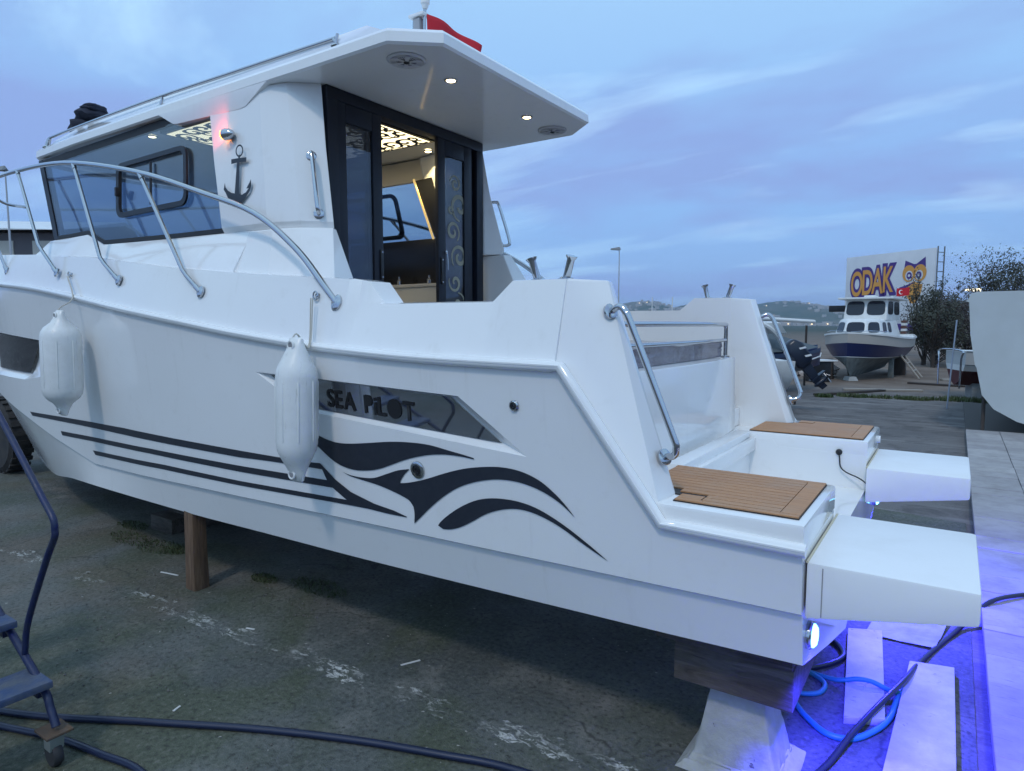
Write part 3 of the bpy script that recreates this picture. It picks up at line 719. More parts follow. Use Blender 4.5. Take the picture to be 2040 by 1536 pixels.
box('worktop', -4.42, -2.74, .41, .83, 1.931, 1.955, mat('worktop', (.55, .52, .47), .3), ga, .004)
box('splashback', -4.1, -2.74, .80, .825, 1.956, 2.34, mat('black_splashback', (.010, .011, .014), .25), ga, .004)
for x in (-3.72, -3.42, -3.1): lathe('bottle', [(.022, 0), (.022, .05), (.010, .065), (.010, .085)], (x, .70, 1.956), (0, 0, 1), CHROME, ga, 12)
wpn = prism('wall_panel', [(-3.30, 2.80), (-2.85, 2.82), (-2.75, 2.36), (-3.10, 2.34)], lambda x, z: (x, .79, z), lambda x, z: (x, .77, z), BLACK, boat, .003)
GOLD = mat('glowing_gold_trim', (.75, .52, .20), .35, .6, emit=(1, .72, .30), estr=.5)  # gold ornament is no lamp; a faint glow is added to its colour
ribbons('scrollwork', [spiral(-3.0, 2.66, .01, .07, 1., 1.3, .02), spiral(-2.96, 2.50, .01, .06, 3., -1.2, .02)], lambda x, z: (x, .767, z), GOLD, wpn)
tube('trim', [(-3.31, .768, 2.81), (-3.11, .768, 2.33)], .010, GOLD, wpn, 6)

# ------------------------------------------------------------------ aft door (sliding, half open)
DX = -2.62
door = box('door_frame', DX - .045, DX + .035, -.72, .72, 2.905, 2.971, ALU, boat, .004)
tag(door, 'dark sliding cabin door frame with one leaf pushed open')
box('jamb', DX - .045, DX + .035, -.72, -.645, 1.02, 2.906, ALU, door, .004); box('jamb', DX - .045, DX + .035, .645, .72, 1.02, 2.906, ALU, door, .004)
def leaf(y0, y1, x, st0, st1, scr=False):
    lf = box('door_leaf', x - .014, x + .014, y0, y0 + st0, 1.04, 2.904, ALU, door, .003)
    box('stile', x - .0145, x + .0145, y1 - st1, y1, 1.04, 2.904, ALU, lf, .003)
    box('top_rail', x - .0142, x + .0142, y0 + st0 + .001, y1 - st1 - .001, 2.80, 2.903, ALU, lf, .003)
    box('bottom_rail', x - .0142, x + .0142, y0 + st0 + .001, y1 - st1 - .001, 1.04, 1.16, ALU, lf, .003)
    box('pane', x - .004, x + .004, y0 + st0, y1 - st1, 1.158, 2.802, DGLASS, lf, 0)
    return lf
l1 = leaf(-.66, -.305, DX + .018, .075, .075); leaf(-.655, -.36, DX - .020, .03, .03)
l2_ = leaf(.215, .585, DX + .018, .075, .085); leaf(.30, .655, DX - .020, .03, .085)
for lf, y in ((l1, -.325), (l2_, .245)):
    h = box('handle', DX + .033, DX + .043, y - .012, y + .012, 1.93, 2.11, BLACK, lf, .003)
    for z in (1.945, 2.095): lathe('screw', [(.006, 0), (.005, .003)], (DX + .043, y, z), (1, 0, 0), CHROME, lf, 8)
lathe('lock', [(.012, 0), (.012, .012), (.006, .016)], (DX + .033, .285, 2.15), (1, 0, 0), CHROME, l2_, 12)
tube('key', [(DX + .045, .290, 2.145), (DX + .048, .292, 2.10), (DX + .046, .294, 2.03)], .0045, CHROME, l2_, 6)
FROST = mat('frosted_scroll', (.30, .29, .22), .6)
rb = [spiral(.41, 2.63, .012, .06, .5, 1.4, .020), spiral(.46, 2.48, .02, .10, 3.4, 1.2, .034), spiral(.38, 2.30, .015, .075, 1., -1.3, .026), spiral(.45, 2.13, .02, .09, 2., 1.3, .030), spiral(.40, 1.95, .012, .07, 4., -1.2, .024), spiral(.36, 2.45, .01, .03, 1, .8, .02), spiral(.44, 1.80, .012, .08, .4, 1.2, .026)]
ribbons('scroll_decal', rb, lambda y, z: (DX + .0235, min(.498, max(.292, y)), z), FROST, l2_)

# ------------------------------------------------------------------ stern: steps with teak, well, pods, transom lamp
for s in (-1, 1):
    bx = mk('stern_step', [(x, s * y, z) for x, y, z in boxv(-.60, .004, .552, 1.165, .955, 1.052)], BF, GEL, boat, 32., .012)
    # teak pad: caulk sheet, border and individual planks
    tk = prism('teak_pad', [(-.60, .582), (-.022, .582), (-.022, 1.115), (-.425, 1.115), (-.425, 1.03), (-.60, 1.0)], lambda x, y: (x, s * y, 1.0525), lambda x, y: (x, s * y, 1.0565), CAULK, bx)
    n = 11; y0, y1 = .615, 1.085; wd = (y1 - y0) / n
    for k in range(n):
        a = y0 + k * wd; xa = -.595 if a + wd < 1.02 else (-.335 if k < n else -.33)
        if a + wd < 1.02 and a > .93: xa = -.44
        prism('plank', [(xa, a + .0022), (-.085, a + .0022), (-.085, a + wd - .0022), (xa, a + wd - .0022)], lambda x, y: (x, s * y, 1.0545), lambda x, y: (x, s * y, 1.0615), TEAK, tk)
    for pl in ([(-.598, .5845), (-.0245, .5845), (-.0245, .613), (-.598, .613)], [(-.082, .615), (-.0245, .615), (-.0245, 1.085), (-.082, 1.085)], [(-.42, 1.0875), (-.0245, 1.0875), (-.0245, 1.1125), (-.42, 1.1125)], [(-.42, 1.033), (-.34, 1.033), (-.34, 1.085), (-.42, 1.085)]):
        prism('plank', pl, lambda x, y: (x, s * y, 1.0545), lambda x, y: (x, s * y, 1.0615), TEAK, tk)
    # swim platform pod
    pod = loft('swim_platform', [[(.005, s * .492, .745), (.005, s * 1.12, .745), (.005, s * 1.12, .928), (.005, s * .492, .928)], [(.445, s * .492, .822), (.445, s * 1.12, .832), (.445, s * 1.12, .928), (.445, s * .492, .928)]], NONSKID, boat, .012)
    tube('sealant_bead', [(.006, s * .50, .926), (.006, s * 1.115, .926)], .004, mat('yellowed_sealant', (.55, .50, .36), .7), pod, 8)
    mk('seam', [(x, s * y, z) for x, y, z in boxv(.050, .053, 1.1195, 1.1212, .762, .916)], BF, mat('seam_shadow', (.30, .30, .29), .8), pod, None)
    # underwater lamp
    lamp = lathe('underwater_lamp', [(.046, -.005), (.046, .008), (.040, .014)], (.004, s * 1.02, .655), (1, 0, 0), CHROME, boat, 24)
    lathe('lens', [(.038, .0), (.038, .018), (.028, .026), (.010, .029)], (.004, s * 1.02, .655), (1, 0, 0), mat('blue_led', (.3, .5, 1), .3, emit=(.22, .80, 1.), estr=4.5), lamp, 24)
    bl = bpy.data.lights.new('underwater_glow', 'SPOT'); bl.energy = 340 if s < 0 else 280; bl.color = (.035, .03, 1.); bl.spot_size = R(165); bl.spot_blend = .4; bl.shadow_soft_size = .03
    o = bpy.data.objects.new('underwater_glow', bl); COL.objects.link(o); o.location = (.065, s * 1.02, .655); o.parent = boat
    o.rotation_euler = Vector((-.75, 0, .62)).to_track_quat('Z', 'Y').to_euler()
# threshold between cockpit and engine well, with a second inner ledge
box('threshold', -.668, -.585, -.552, .552, 1.0, 1.058, GEL, boat, .012)
box('threshold_ledge', -.586, -.555, -.549, .549, .95, 1.022, GEL, boat, .006)
# cable from the well wall
tube('cable', crv([(-.13, .545, .985), (-.125, .538, .955), (-.118, .535, .91), (-.09, .53, .885), (-.03, .515, .865), (.008, .505, .84), (.02, .50, .80)], 5), .0035, BLACK, boat, 6)
lathe('cable_gland', [(.016, 0), (.016, .008), (.008, .016)], (-.13, .55, .985), (0, -1, 0), BLACK, boat, 14)
# sun bed base, far side step, guard rail
sec = []
for k in range(9):
    y = -.80 + 1.6 * k / 8; bulge = .035 * (1 - (y / .8) ** 2)
    sec.append([(-1.55, y, 1.02), (-.75 + bulge + .012, y, 1.02), (-.75 + bulge, y, 1.46), (-1.55, y, 1.46)])
loft('sunbed_base', sec, GEL, boat, .010)
st_ = box('side_step', -1.7, -.76, .805, .985, 1.02, 1.135, GEL, boat, .01)
for k in range(3): prism('plank', [(-1.6, .825 + k * .047), (-.79, .825 + k * .047), (-.79, .868 + k * .047), (-1.6, .868 + k * .047)], lambda x, y: (x, y, 1.1345), lambda x, y: (x, y, 1.1405), TEAK, st_)
gr = tube('guard_rail', crv([(-.80, -.76, 1.46), (-.80, -.76, 1.62), (-.80, -.745, 1.648), (-.80, -.71, 1.655), (-.79, 0, 1.657), (-.80, .71, 1.655), (-.80, .745, 1.648), (-.80, .76, 1.62), (-.80, .76, 1.46)], 4), .0125, CHROME, boat)
tube('lower_bar', [(-.80, -.76, 1.562), (-.785, 0, 1.562), (-.80, .76, 1.562)], .0105, CHROME, gr)
for y in (-.76, .76): lathe('flange', [(.026, 0), (.026, .006), (.016, .012)], (-.80, y, 1.46), (0, 0, 1), CHROME, gr, 14)
# wing handrails
for s in (-1, 1):
    tp = Vector((-.684, s * 1.083, 1.700)); bt = Vector((-.478, s * 1.062, 1.190)); nr = Vector((.86, s * .36, .36)).normalized(); dn = (bt - tp).normalized()
    q = [tp, tp + nr * .05, tp + nr * .068 + dn * .03, tp + nr * .072 + dn * .09, bt + nr * .072 - dn * .07, bt + nr * .066 - dn * .02, bt + nr * .045 + dn * .004, bt]
    hr = tube('handrail', crv(q, 5), .0125, CHROME, boat)
    for p in (tp, bt): lathe('flange', [(.030, -.004), (.030, .005), (.020, .010)], p, nr, CHROME, hr, 16)
    # rod holders
    for x, ly in ((-1.005, -.30), (-.885, .32)):
        a = Vector((x, s * 1.055, 1.815)); d = Vector((ly, s * .10, 1)).normalized()
        rh = tube('rod_holder', [a, a + d * .085, a + d * .098, a + d * .1], [.0145, .0145, .022, .023], CHROME, boat, 14)
        lathe('flange', [(.030, 0), (.030, .010), (.018, .016)], (x, s * 1.055, 1.818), (0, 0, 1), CHROME, rh, 14)
# bow rails
for s in (-1, 1):
    q = [(-2.035, 1.165, 1.755), (-2.14, 1.15, 1.84), (-2.36, 1.135, 2.03), (-2.70, 1.12, 2.23), (-3.17, 1.11, 2.385), (-3.92, 1.09, 2.60), (-5.05, 1.02, 2.82), (-6.1, .97, 2.90), (-7.0, .84, 2.95), (-7.8, .58, 2.98), (-8.5, .22, 3.0)]
    br = tube('bow_rail', crv([(x, s * y, z) for x, y, z in q] + ([(-8.58, 0, 3.0)] if s < 0 else []), 6), .0165, CHROME, boat, 12)
    lathe('flange', [(.040, -.004), (.040, .006), (.026, .014)], (-2.035, s * 1.166, 1.754), (-.2, s * 1, .32), CHROME, br, 18)
    for b_, k_, t_ in (((-3.12, 1.182, 1.835), (-3.29, 1.178, 1.95), (-3.88, 1.092, 2.585)), ((-4.06, 1.165, 1.935), (-4.29, 1.16, 2.075), (-4.90, 1.03, 2.79)), ((-5.06, 1.115, 2.03), (-5.36, 1.105, 2.24), (-6.0, .98, 2.895)), ((-6.2, 1.03, 2.1), (-6.4, 1.02, 2.3), (-6.9, .86, 2.945)), ((-7.2, .86, 2.2), (-7.4, .82, 2.4), (-7.7, .62, 2.97))):
        B_, K_, T_ = [Vector((p[0], s * p[1], p[2])) for p in (b_, k_, t_)]
        sn = tube('stanchion', [B_, B_.lerp(K_, .8), K_.lerp(T_, .02), K_.lerp(T_, .08), T_], .0125, CHROME, br)
        d = (K_ - B_).normalized(); tube('socket', [B_ - d * .002, B_ + d * .055], .0165, CHROME, sn, 12)
        lathe('flange', [(.034, -.006), (.034, .005), (.020, .013)], B_, (-.15, s * 1, .30), CHROME, sn, 16)
        d = (T_ - K_).normalized(); tube('socket', [T_ - d * .055, T_ - d * .004], .0155, CHROME, sn, 12)
# eye fittings for the fender lines
for x, z in ((-2.165, 1.79), (-4.84, 2.005)):
    y = side_y(x, pchip(x, 2)) + .09 * (z - pchip(x, 2)) / (lerp(ZC, x) - pchip(x, 2))
    ey = tube('line_eye', [Vector((x, y - .012, z)) + Vector((.016 * math.cos(a), -.004, .020 * math.sin(a))) for a in [2 * math.pi * k / 14 for k in range(14)]], .004, CHROME, boat, 8, True)
    lathe('flange', [(.013, 0), (.013, .006), (.008, .014)], (x, y + .002, z), (0, -1, .25), CHROME, ey, 12)
# through-hull fittings
def fitting(x, z, r):
    y = side_y(x, z); o = lathe('hull_fitting', [(r, -.004), (r, .006), (r * .82, .010), (r * .62, .010), (r * .58, .004)], (x, y, z), (0, -1, -.12), CHROME, boat, 28)
    lathe('fitting_core', [(r * .56, 0), (r * .56, .007), (r * .30, .009), (r * .28, .004), (r * .2, .004)], (x, y, z), (0, -1, -.12), BLACK, o, 22)
    return o
fitting(-1.016, 1.350, .021); f2 = fitting(-1.528, 1.036, .038)
for k in range(4):
    a = R(45 + 90 * k); lathe('screw', [(.004, 0), (.003, .012)], (-1.528 + .027 * math.cos(a), side_y(-1.528, 1.036), 1.036 + .027 * math.sin(a)), (0, -1, -.12), BLACK, f2, 8)
# anchor emblem on the pillar and chrome side lamp
def pil_y(x, z): return -(1.006 - (z - 2.205) * .131) - (x + 3.0) * -.035
an = wrap('anchor_emblem', [(-3.122, 2.372), (-3.038, 2.317), (-2.976, 2.346), (-2.934, 2.385), (-2.923, 2.409), (-2.92, 2.423), (-2.928, 2.456), (-2.94, 2.436), (-2.962, 2.408), (-2.941, 2.407), (-2.964, 2.387), (-2.997, 2.377), (-3.024, 2.387), (-3.0405, 2.563), (-2.982, 2.558), (-2.983, 2.585), (-3.0405, 2.5885), (-3.0405, 2.606), (-3.0565, 2.606), (-3.0565, 2.5895), (-3.120, 2.591), (-3.116, 2.563), (-3.0655, 2.565), (-3.063, 2.391), (-3.094, 2.398), (-3.127, 2.414), (-3.151, 2.435), (-3.162, 2.463), (-3.168, 2.424), (-3.148, 2.404)], VINYL, boat, .004, pil_y, False)
bm = bmesh.new(); ra = [bm.verts.new((-3.050 + .036 * math.cos(a), pil_y(-3.05, 2.628) - .0045, 2.630 + .034 * math.sin(a))) for a in [2 * math.pi * k / 28 for k in range(28)]]; rb_ = [bm.verts.new((-3.050 + .026 * math.cos(a), pil_y(-3.05, 2.628) - .0045, 2.630 + .025 * math.sin(a))) for a in [2 * math.pi * k / 28 for k in range(28)]]
for k in range(28): bm.faces.new((ra[k], ra[(k + 1) % 28], rb_[(k + 1) % 28], rb_[k]))
finish(bm, 'ring', VINYL, an, None)
ny = pil_y(-3.15, 2.735)
sl_ = lathe('side_lamp', [(.004, -.062), (.020, -.050), (.030, -.026), (.034, 0), (.033, .010), (.029, .012)], (-3.165, ny - .018, 2.737), (-1, -.06, .05), CHROME, boat, 22)
lathe('lens', [(.029, 0), (.029, .022), (.020, .030)], (-3.165, ny - .018, 2.737), (-1, -.06, .05), mat('amber_lens', (1, .35, .05), .3, emit=(1., .32, .04), estr=7.), sl_, 22)
nl = bpy.data.lights.new('side_lamp_glow', 'SPOT'); nl.energy = 1.6; nl.color = (1, .06, .05); nl.spot_size = R(150); nl.spot_blend = .6; nl.shadow_soft_size = .02
o = bpy.data.objects.new('side_lamp_glow', nl); COL.objects.link(o); o.location = (-3.215, ny - .02, 2.742); o.rotation_euler = Vector((.85, .0, -.5)).to_track_quat('Z', 'Y').to_euler(); o.parent = boat
# mast: framed lamp bracket, staff with white all-round light
MX, MY = -2.245, -.30
ms = tube('mast', [(MX - .012, MY, 3.10), (MX + .012, MY, 3.46)], .009, CHROME, roof)
tube('mast_leg', [(MX - .088, MY, 3.10), (MX - .072, MY, 3.395)], .008, CHROME, ms)
box('mast_plate', MX - .09, MX + .02, MY - .03, MY + .03, 3.395, 3.412, GEL, ms, .004)
box('mast_lamp', MX - .062, MX - .015, MY - .02, MY + .02, 3.16, 3.39, mat('lamp_housing', (.35, .36, .38), .35), ms, .006)
lathe('allround_light', [(.012, 0), (.018, .012), (.020, .026), (.026, .030), (.026, .085), (.016, .095)], (MX + .011, MY, 3.43), (.05, 0, 1), mat('white_lens', (.85, .86, .85), .25), ms, 18)

# ================================================================== THINGS ON / HELD BY THE BOAT
# flag of red cloth with white crescent, flying from the mast
FLAG = mat('red_flag_cloth', (.55, .012, .025), .75)
fl = empty('flag', 'red cloth flag with white crescent flying from the mast on the big boat roof', 'flag', (-2.232, -.295, 3.06))
V, F = [], []; NX, NZ = 24, 10
def fpt(u, v):   # u along the fly, v down the hoist
    wv = .020 * math.sin(u * 8 + v * 1.5) * (.3 + u); sag = -.015 * u - .065 * u * u
    return (.10 * u + wv + .006, .355 * u * (1 - .06 * v), .345 - v * (.25 - .13 * u * u) + sag)
for i in range(NX + 1):
    for j in range(NZ + 1): V.append(fpt(i / NX, j / NZ))
for i in range(NX):
    for j in range(NZ): a = i * (NZ + 1) + j; F.append((a, a + 1, a + NZ + 2, a + NZ + 1))
cl = mk('cloth', V, F, FLAG, fl, 60.); md = cl.modifiers.new('s', 'SOLIDIFY'); md.thickness = .002; md.offset = 0
bm = bmesh.new(); k = 24; A_, B2 = [], []
for i in range(k + 1):
    a = R(40) + (2 * math.pi - R(80)) * i / k
    A_.append(bm.verts.new(Vector(fpt(.33 + .13 * math.cos(a), .62 - .27 * math.sin(a))) + Vector((.004, -.002, 0)))); B2.append(bm.verts.new(Vector(fpt(.362 + .103 * math.cos(a), .62 - .21 * math.sin(a))) + Vector((.004, -.002, 0))))
for i in range(k): bm.faces.new((A_[i], A_[i + 1], B2[i + 1], B2[i]))
finish(bm, 'crescent', mat('white_cloth', (.8, .8, .8), .8), fl, None)
# dark covered bundle on the front of the roof
BUN = mat('navy_canvas', (.010, .013, .026), .85, fn=speck((.010, .013, .028), (.022, .026, .045), 12, 1., .5, 25))
bu = empty('covered_bundle', 'dark navy canvas bundle lying on the front of the cabin roof', 'bundle', (-5.78, -.50, 3.215))
def blob(name, c, r, seed, m, parent, amp=.12):
    bm = bmesh.new(); bmesh.ops.create_icosphere(bm, subdivisions=3, radius=1.)
    rq = random.Random(seed); ph = [rq.uniform(0, 6) for _ in range(6)]
    for v in bm.verts:
        p = v.co.copy(); k = 1 + amp * (math.sin(p.x * 4 + ph[0]) * math.sin(p.y * 5 + ph[1]) + .7 * math.sin(p.z * 7 + ph[2] + p.x * 3) + .4 * math.sin(p.x * 11 + p.y * 9 + ph[3]))
        v.co = Vector((c[0] + p.x * r[0] * k, c[1] + p.y * r[1] * k, max(c[2] + p.z * r[2] * k, 0)))
    return finish(bm, name, m, parent, 60.)
blob('bundle_body', (0, 0, .07), (.20, .17, .085), 1, BUN, bu); blob('bundle_fold', (.06, -.02, .17), (.15, .13, .07), 2, BUN, bu); blob('bundle_fold', (.12, -.03, .215), (.09, .09, .04), 4, BUN, bu)
# fenders
def fen_fn(t, b):
    p = objc(t); c = t.mix(t.rng(t.noise(p, 6, 5, .6), .4, .7, 0, .7), (.80, .81, .79), (.66, .66, .62))
    mp_ = t.add('ShaderNodeMapping', {'Vector': p, 'Scale': (40, 40, 6)}).outputs[0]
    c = t.mix(t.rng(t.noise(mp_, 1.2, 5, .7, .6), .60, .72, 0, .5), c, (.40, .40, .38)); t.l.new(c, b.inputs['Base Color'])
    t.l.new(t.rng(t.noise(p, 9, 3), .3, .7, .25, .45), b.inputs['Roughness'])
FEN = mat('white_fender_vinyl', rough=.32, fn=fen_fn)
def fender(loc, h, r, label, eye, tilt):
    e = empty('fender', label, 'fender', (loc[0], loc[1], loc[2] - h / 2), group='white fenders hanging from the big boat')
    H = h
    prof = [(.030, 0), (.042, .006), (.046, .040), (.058, .080), (r * .80, .115), (r * .95, .145), (r, .18), (r, H - .18), (r * .95, H - .145), (r * .80, H - .115), (.058, H - .080), (.046, H - .040), (.042, H - .006), (.030, H)]
    bm = bmesh.new(); addlathe(bm, prof, Matrix.Identity(4), 28)
    for v in bm.verts:
        z = v.co.z   # flatten the eye tabs
        f = 1 - .6 * max(0, 1 - min(z, H - z) / .09); v.co.y *= f
    bd = finish(bm, 'fender_body', FEN, e, 50.)
    bm = bmesh.new()
    for k in range(8):
        a = 2 * math.pi * k / 8 + .2; addtube(bm, [(r * math.cos(a) * .995, r * math.sin(a) * .995, z) for z in (.19, .20, H - .20, H - .19)], [.001, .0042, .0042, .001], 6)
    o = finish(bm, 'fender_ribs', FEN, bd, 50.); o['kind'] = 'stuff'
    for z in (.036, H - .036):
        tube('eye', [(.019 * math.cos(a), -.031, z + .019 * math.sin(a)) for a in [2 * math.pi * k / 16 for k in range(16)]], .0055, FEN, bd, 8, True)
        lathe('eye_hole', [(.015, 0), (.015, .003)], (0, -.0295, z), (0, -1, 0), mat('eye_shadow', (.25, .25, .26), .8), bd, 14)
    e.rotation_euler = (0, tilt, 0)
    return e
ROPE = mat('pale_rope', (.50, .48, .42), .9)
for loc, h, r, eye, tilt, lb in (((-2.125, -1.345, 1.268), .66, .092, (-2.165, -1.19, 1.79), R(2), 'white ribbed fender hanging over the long black hull window'), ((-4.58, -1.315, 1.40), .70, .118, (-4.84, -1.12, 2.005), R(3), 'white ribbed fender hanging near the bow, left of the wide bare hull side')):
    fe = fender(loc, h, r, lb, eye, tilt)
    top = Vector((loc[0] + math.sin(tilt) * h / 2, loc[1], loc[2] + h / 2 - .035))
    bpy.context.view_layer.update(); inv = fe.matrix_basis.inverted()
    q = crv([top + Vector((-.004, -.02, 0)), top + Vector((0, .01, .05)), Vector(rail_pt(top.x * .8 + eye[0] * .2)) + Vector((0, -.028, 0)), Vector(eye) + Vector((0, -.018, -.012))], 6)
    tube('lanyard', [inv @ p for p in q], .0035, ROPE, fe, 6)
    q = [p + Vector((.018 * (i / len(q)), -.003, 0)) for i, p in enumerate(q)]
    tube('lanyard', [inv @ p for p in q], .0035, ROPE, fe, 6)
# wrapped cushion on the sun bed
def cush_fn(t, b):
    p = objc(t); n = t.noise(p, 7, 6, .6, 1.2)
    t.l.new(t.mix(t.rng(n, .4, .65), (.16, .12, .15), (.30, .27, .33)), b.inputs['Base Color'])
    bump(t, b, t.noise(p, 9, 7, .7, 2.0), 1.0, .03)
CUSH = mat('plastic_wrapped_cushion', rough=.13, coat=.8, fn=cush_fn)
cu = empty('sunbed_cushion', 'plastic wrapped purple grey cushion on the stern sun bed', 'cushion', (-1.14, 0, 1.462))
bm = bmesh.new(); addbox(bm, -.36, .325, -.73, .73, 0, .085); bmesh.ops.subdivide_edges(bm, edges=bm.edges[:], cuts=9, use_grid_fill=True)
rq = random.Random(8)
for v in bm.verts:
    if v.co.z > .02: v.co += Vector((rq.uniform(-.004, .004), rq.uniform(-.004, .004), rq.uniform(-.004, .010) if v.co.z > .08 else rq.uniform(-.003, .003)))
finish(bm, 'cushion_body', CUSH, cu, 50.)

# ================================================================== SUPPORTS
def wood_fn(t, b):
    p = pos(t); mp_ = t.add('ShaderNodeMapping', {'Vector': p, 'Scale': (2.5, 22, 22)}).outputs[0]; n = t.noise(mp_, 1.4, 6, .7, .9)
    c = t.ramp(n, [(.3, (.022, .018, .015)), (.5, (.065, .054, .043)), (.72, (.13, .115, .097))])
    c = t.mix(t.rng(t.noise(p, 5, 5, .6), .5, .7, 0, .6), c, (.10, .094, .085))
    t.l.new(c, b.inputs['Base Color']); bump(t, b, n, .8, .008)
WOOD = mat('weathered_timber', rough=.85, fn=wood_fn)
def post_fn(t, b):
    p = objc(t); mp_ = t.add('ShaderNodeMapping', {'Vector': p, 'Scale': (30, 30, 3)}).outputs[0]
    n = t.noise(mp_, 1.5, 6, .65, .5)
    t.l.new(t.ramp(n, [(.3, (.075, .045, .028)), (.55, (.16, .095, .055)), (.75, (.24, .17, .11))]), b.inputs['Base Color']); bump(t, b, n, .5, .01)
POST = mat('brown_post_wood', rough=.75, fn=post_fn)
pz = .515
po = tag(loft('timber_post', [[(-.065, -.065, 0), (.065, -.065, 0), (.065, .065, 0), (-.065, .065, 0)], [(-.06, -.06, .25), (.06, -.06, .25), (.06, .06, .25), (-.06, .06, .25)], [(-.06, -.055, pz), (.06, -.055, pz), (.06, .06, pz - .01), (-.06, .06, pz - .01)]], POST, None, .008), 'brown square timber post propping the hull', 'post')
po.location = (-3.53, -1.04, .003); po.scale = (.78, .78, 1)
def cb_fn(t, b):
    p = pos(t); n = t.noise(p, 7, 6, .65); z = t.add('ShaderNodeSeparateXYZ', {0: p}).outputs['Z']
    c = t.mix(t.rng(n, .40, .70, 0, .8), (.40, .41, .40), (.27, .275, .27))
    chip = t.rng(t.noise(p, 21, 5, .7), .66, .70)
    c = t.mix(t.math('MULTIPLY', chip, .85), c, (.10, .095, .09))
    c = t.mix(t.math('MULTIPLY', t.rng(t.noise(p, 4, 6, .7), .5, .62), .45), c, (.24, .22, .18))
    t.l.new(c, b.inputs['Base Color']); bump(t, b, t.math('SUBTRACT', t.noise(p, 40, 5, .6), chip), .6, .008)
CB = mat('painted_concrete', rough=.75, fn=cb_fn)
def roughen(o, cuts, amp, seed):
    rq_ = random.Random(seed); bm = bmesh.new(); bm.from_mesh(o.data); bmesh.ops.triangulate(bm, faces=[f for f in bm.faces if len(f.verts) > 4])
    bmesh.ops.subdivide_edges(bm, edges=[e_ for e_ in bm.edges if e_.calc_length() > .04], cuts=cuts, use_grid_fill=True)
    for v in bm.verts: v.co += v.normal * (rq_.gauss(0, amp * .45) - (amp * 2.2 if rq_.random() < .03 else 0))
    bm.to_mesh(o.data); bm.free(); o.data.set_sharp_from_angle(angle=R(38)); return o
def trestle(loc, label):
    e = empty('concrete_trestle', label, 'trestle', loc)
    loft('trestle_block', [[(-.205, -.16, .0), (.205, -.16, .0), (.205, .16, .0), (-.205, .16, .0)], [(-.165, -.13, .05), (.175, -.13, .05), (.175, .13, .05), (-.165, .13, .05)], [(-.105, -.075, .325), (.105, -.075, .325), (.105, .075, .325), (-.105, .075, .325)]], CB, e, .012)
    bm = bmesh.new(); addpoly(bm, [(-.225, -.18, 0), (.235, -.175, 0), (.24, .18, 0), (-.22, .17, 0), (-.19, -.15, .025), (.19, -.15, .03), (.19, .15, .03), (-.19, .15, .025)], [(0, 1, 2, 3), (4, 5, 6, 7), (0, 1, 5, 4), (1, 2, 6, 5), (2, 3, 7, 6), (3, 0, 4, 7)])
    roughen(finish(bm, 'spilled_foot', CB, e, 32.), 4, .0025, 3)
    for ch in e.children:
        if ch.name.startswith('trestle_block'): roughen(ch, 7, .005, 2)
    return e
tr_ = trestle((-.25, -.80, .004), 'white painted concrete trestle block under the stern'); tr_.scale = (.86, 1, 1)
bl_ = empty('timber_packing', 'grey weathered timber beam and plank packed between trestle and hull', 'timber', (-.25, -.72, .332))
box('beam', -.215, .205, -.235, .30, 0, .148, WOOD, bl_, .006); box('plank', -.29, .20, -.245, .31, .149, .178, WOOD, bl_, .005)
kbk = empty('keel_block', 'dark timber keel block in the shade under the boat', 'block', (-4.85, -.22, .003))
box('baulk', -.16, .16, -.35, .35, 0, .12, WOOD, kbk, .008); box('baulk', -.14, .14, -.22, .25, .121, .2, WOOD, kbk, .008)

# ================================================================== LOOSE THINGS ON THE GROUND
def slab_fn(t, b):
    p = pos(t); c = t.mix(t.rng(t.noise(p, 5, 6, .65), .4, .7, 0, .8), (.52, .51, .50), (.30, .285, .275))
    c = t.mix(t.rng(t.noise(p, 17, 5, .7, .8), .62, .70, 0, .8), c, (.10, .09, .085))
    mp_ = t.add('ShaderNodeMapping', {'Vector': p, 'Scale': (4, 26, 1), 'Rotation': (0, 0, .4)}).outputs[0]
    c = t.mix(t.rng(t.noise(mp_, 1.5, 5, .7), .64, .68, 0, .6), c, (.14, .13, .12))
    t.l.new(c, b.inputs['Base Color']); bump(t, b, t.noise(p, 60, 5, .6), .3, .004)
MARB = mat('pale_slab', rough=.6, fn=slab_fn)
def slab(label, pts, h, z=.004):
    c = Vector((sum(p[0] for p in pts) / 4, sum(p[1] for p in pts) / 4, z))
    o = prism('pale_slab', pts, lambda x, y: (x - c.x, y - c.y, 0), lambda x, y: (x - c.x, y - c.y, h), MARB, None, .004); o.location = c
    return tag(o, label, 'slab')
slab('narrow pale slab crossed by the turquoise hose behind the stern', [(-.05, .57), (.105, .64), (.190, -.26), (.045, -.34)], .03)
slab('wide pale slab lying beside the raised paver strip', [(.245, .34), (.425, .385), (.435, -.75), (.205, -.75)], .035)
PLS = mat('plastic_sheet', (.35, .36, .40), .25, fn=speck((.38, .39, .42), (.25, .25, .28), 9, 1, .7, 14))
ps = mk('plastic_sheet', [(x * .16 + (y - 3) * .01, y * .075 - .2, .006 + .018 * random.random()) for x in range(-1, 2) for y in range(0, 6)], [(i * 6 + j, i * 6 + j + 1, i * 6 + j + 7, i * 6 + j + 6) for i in range(2) for j in range(5)], PLS, None, 80.)
ps.location = (.215, .80, .006); tag(ps, 'crumpled plastic sheet behind the narrow pale slab', 'sheet')
RUB = mat('black_hose_rubber', (.012, .014, .020), .35); TURQ = mat('turquoise_hose', (.03, .22, .24), .45); BLUH = mat('blue_hose', (.010, .016, .045), .35)
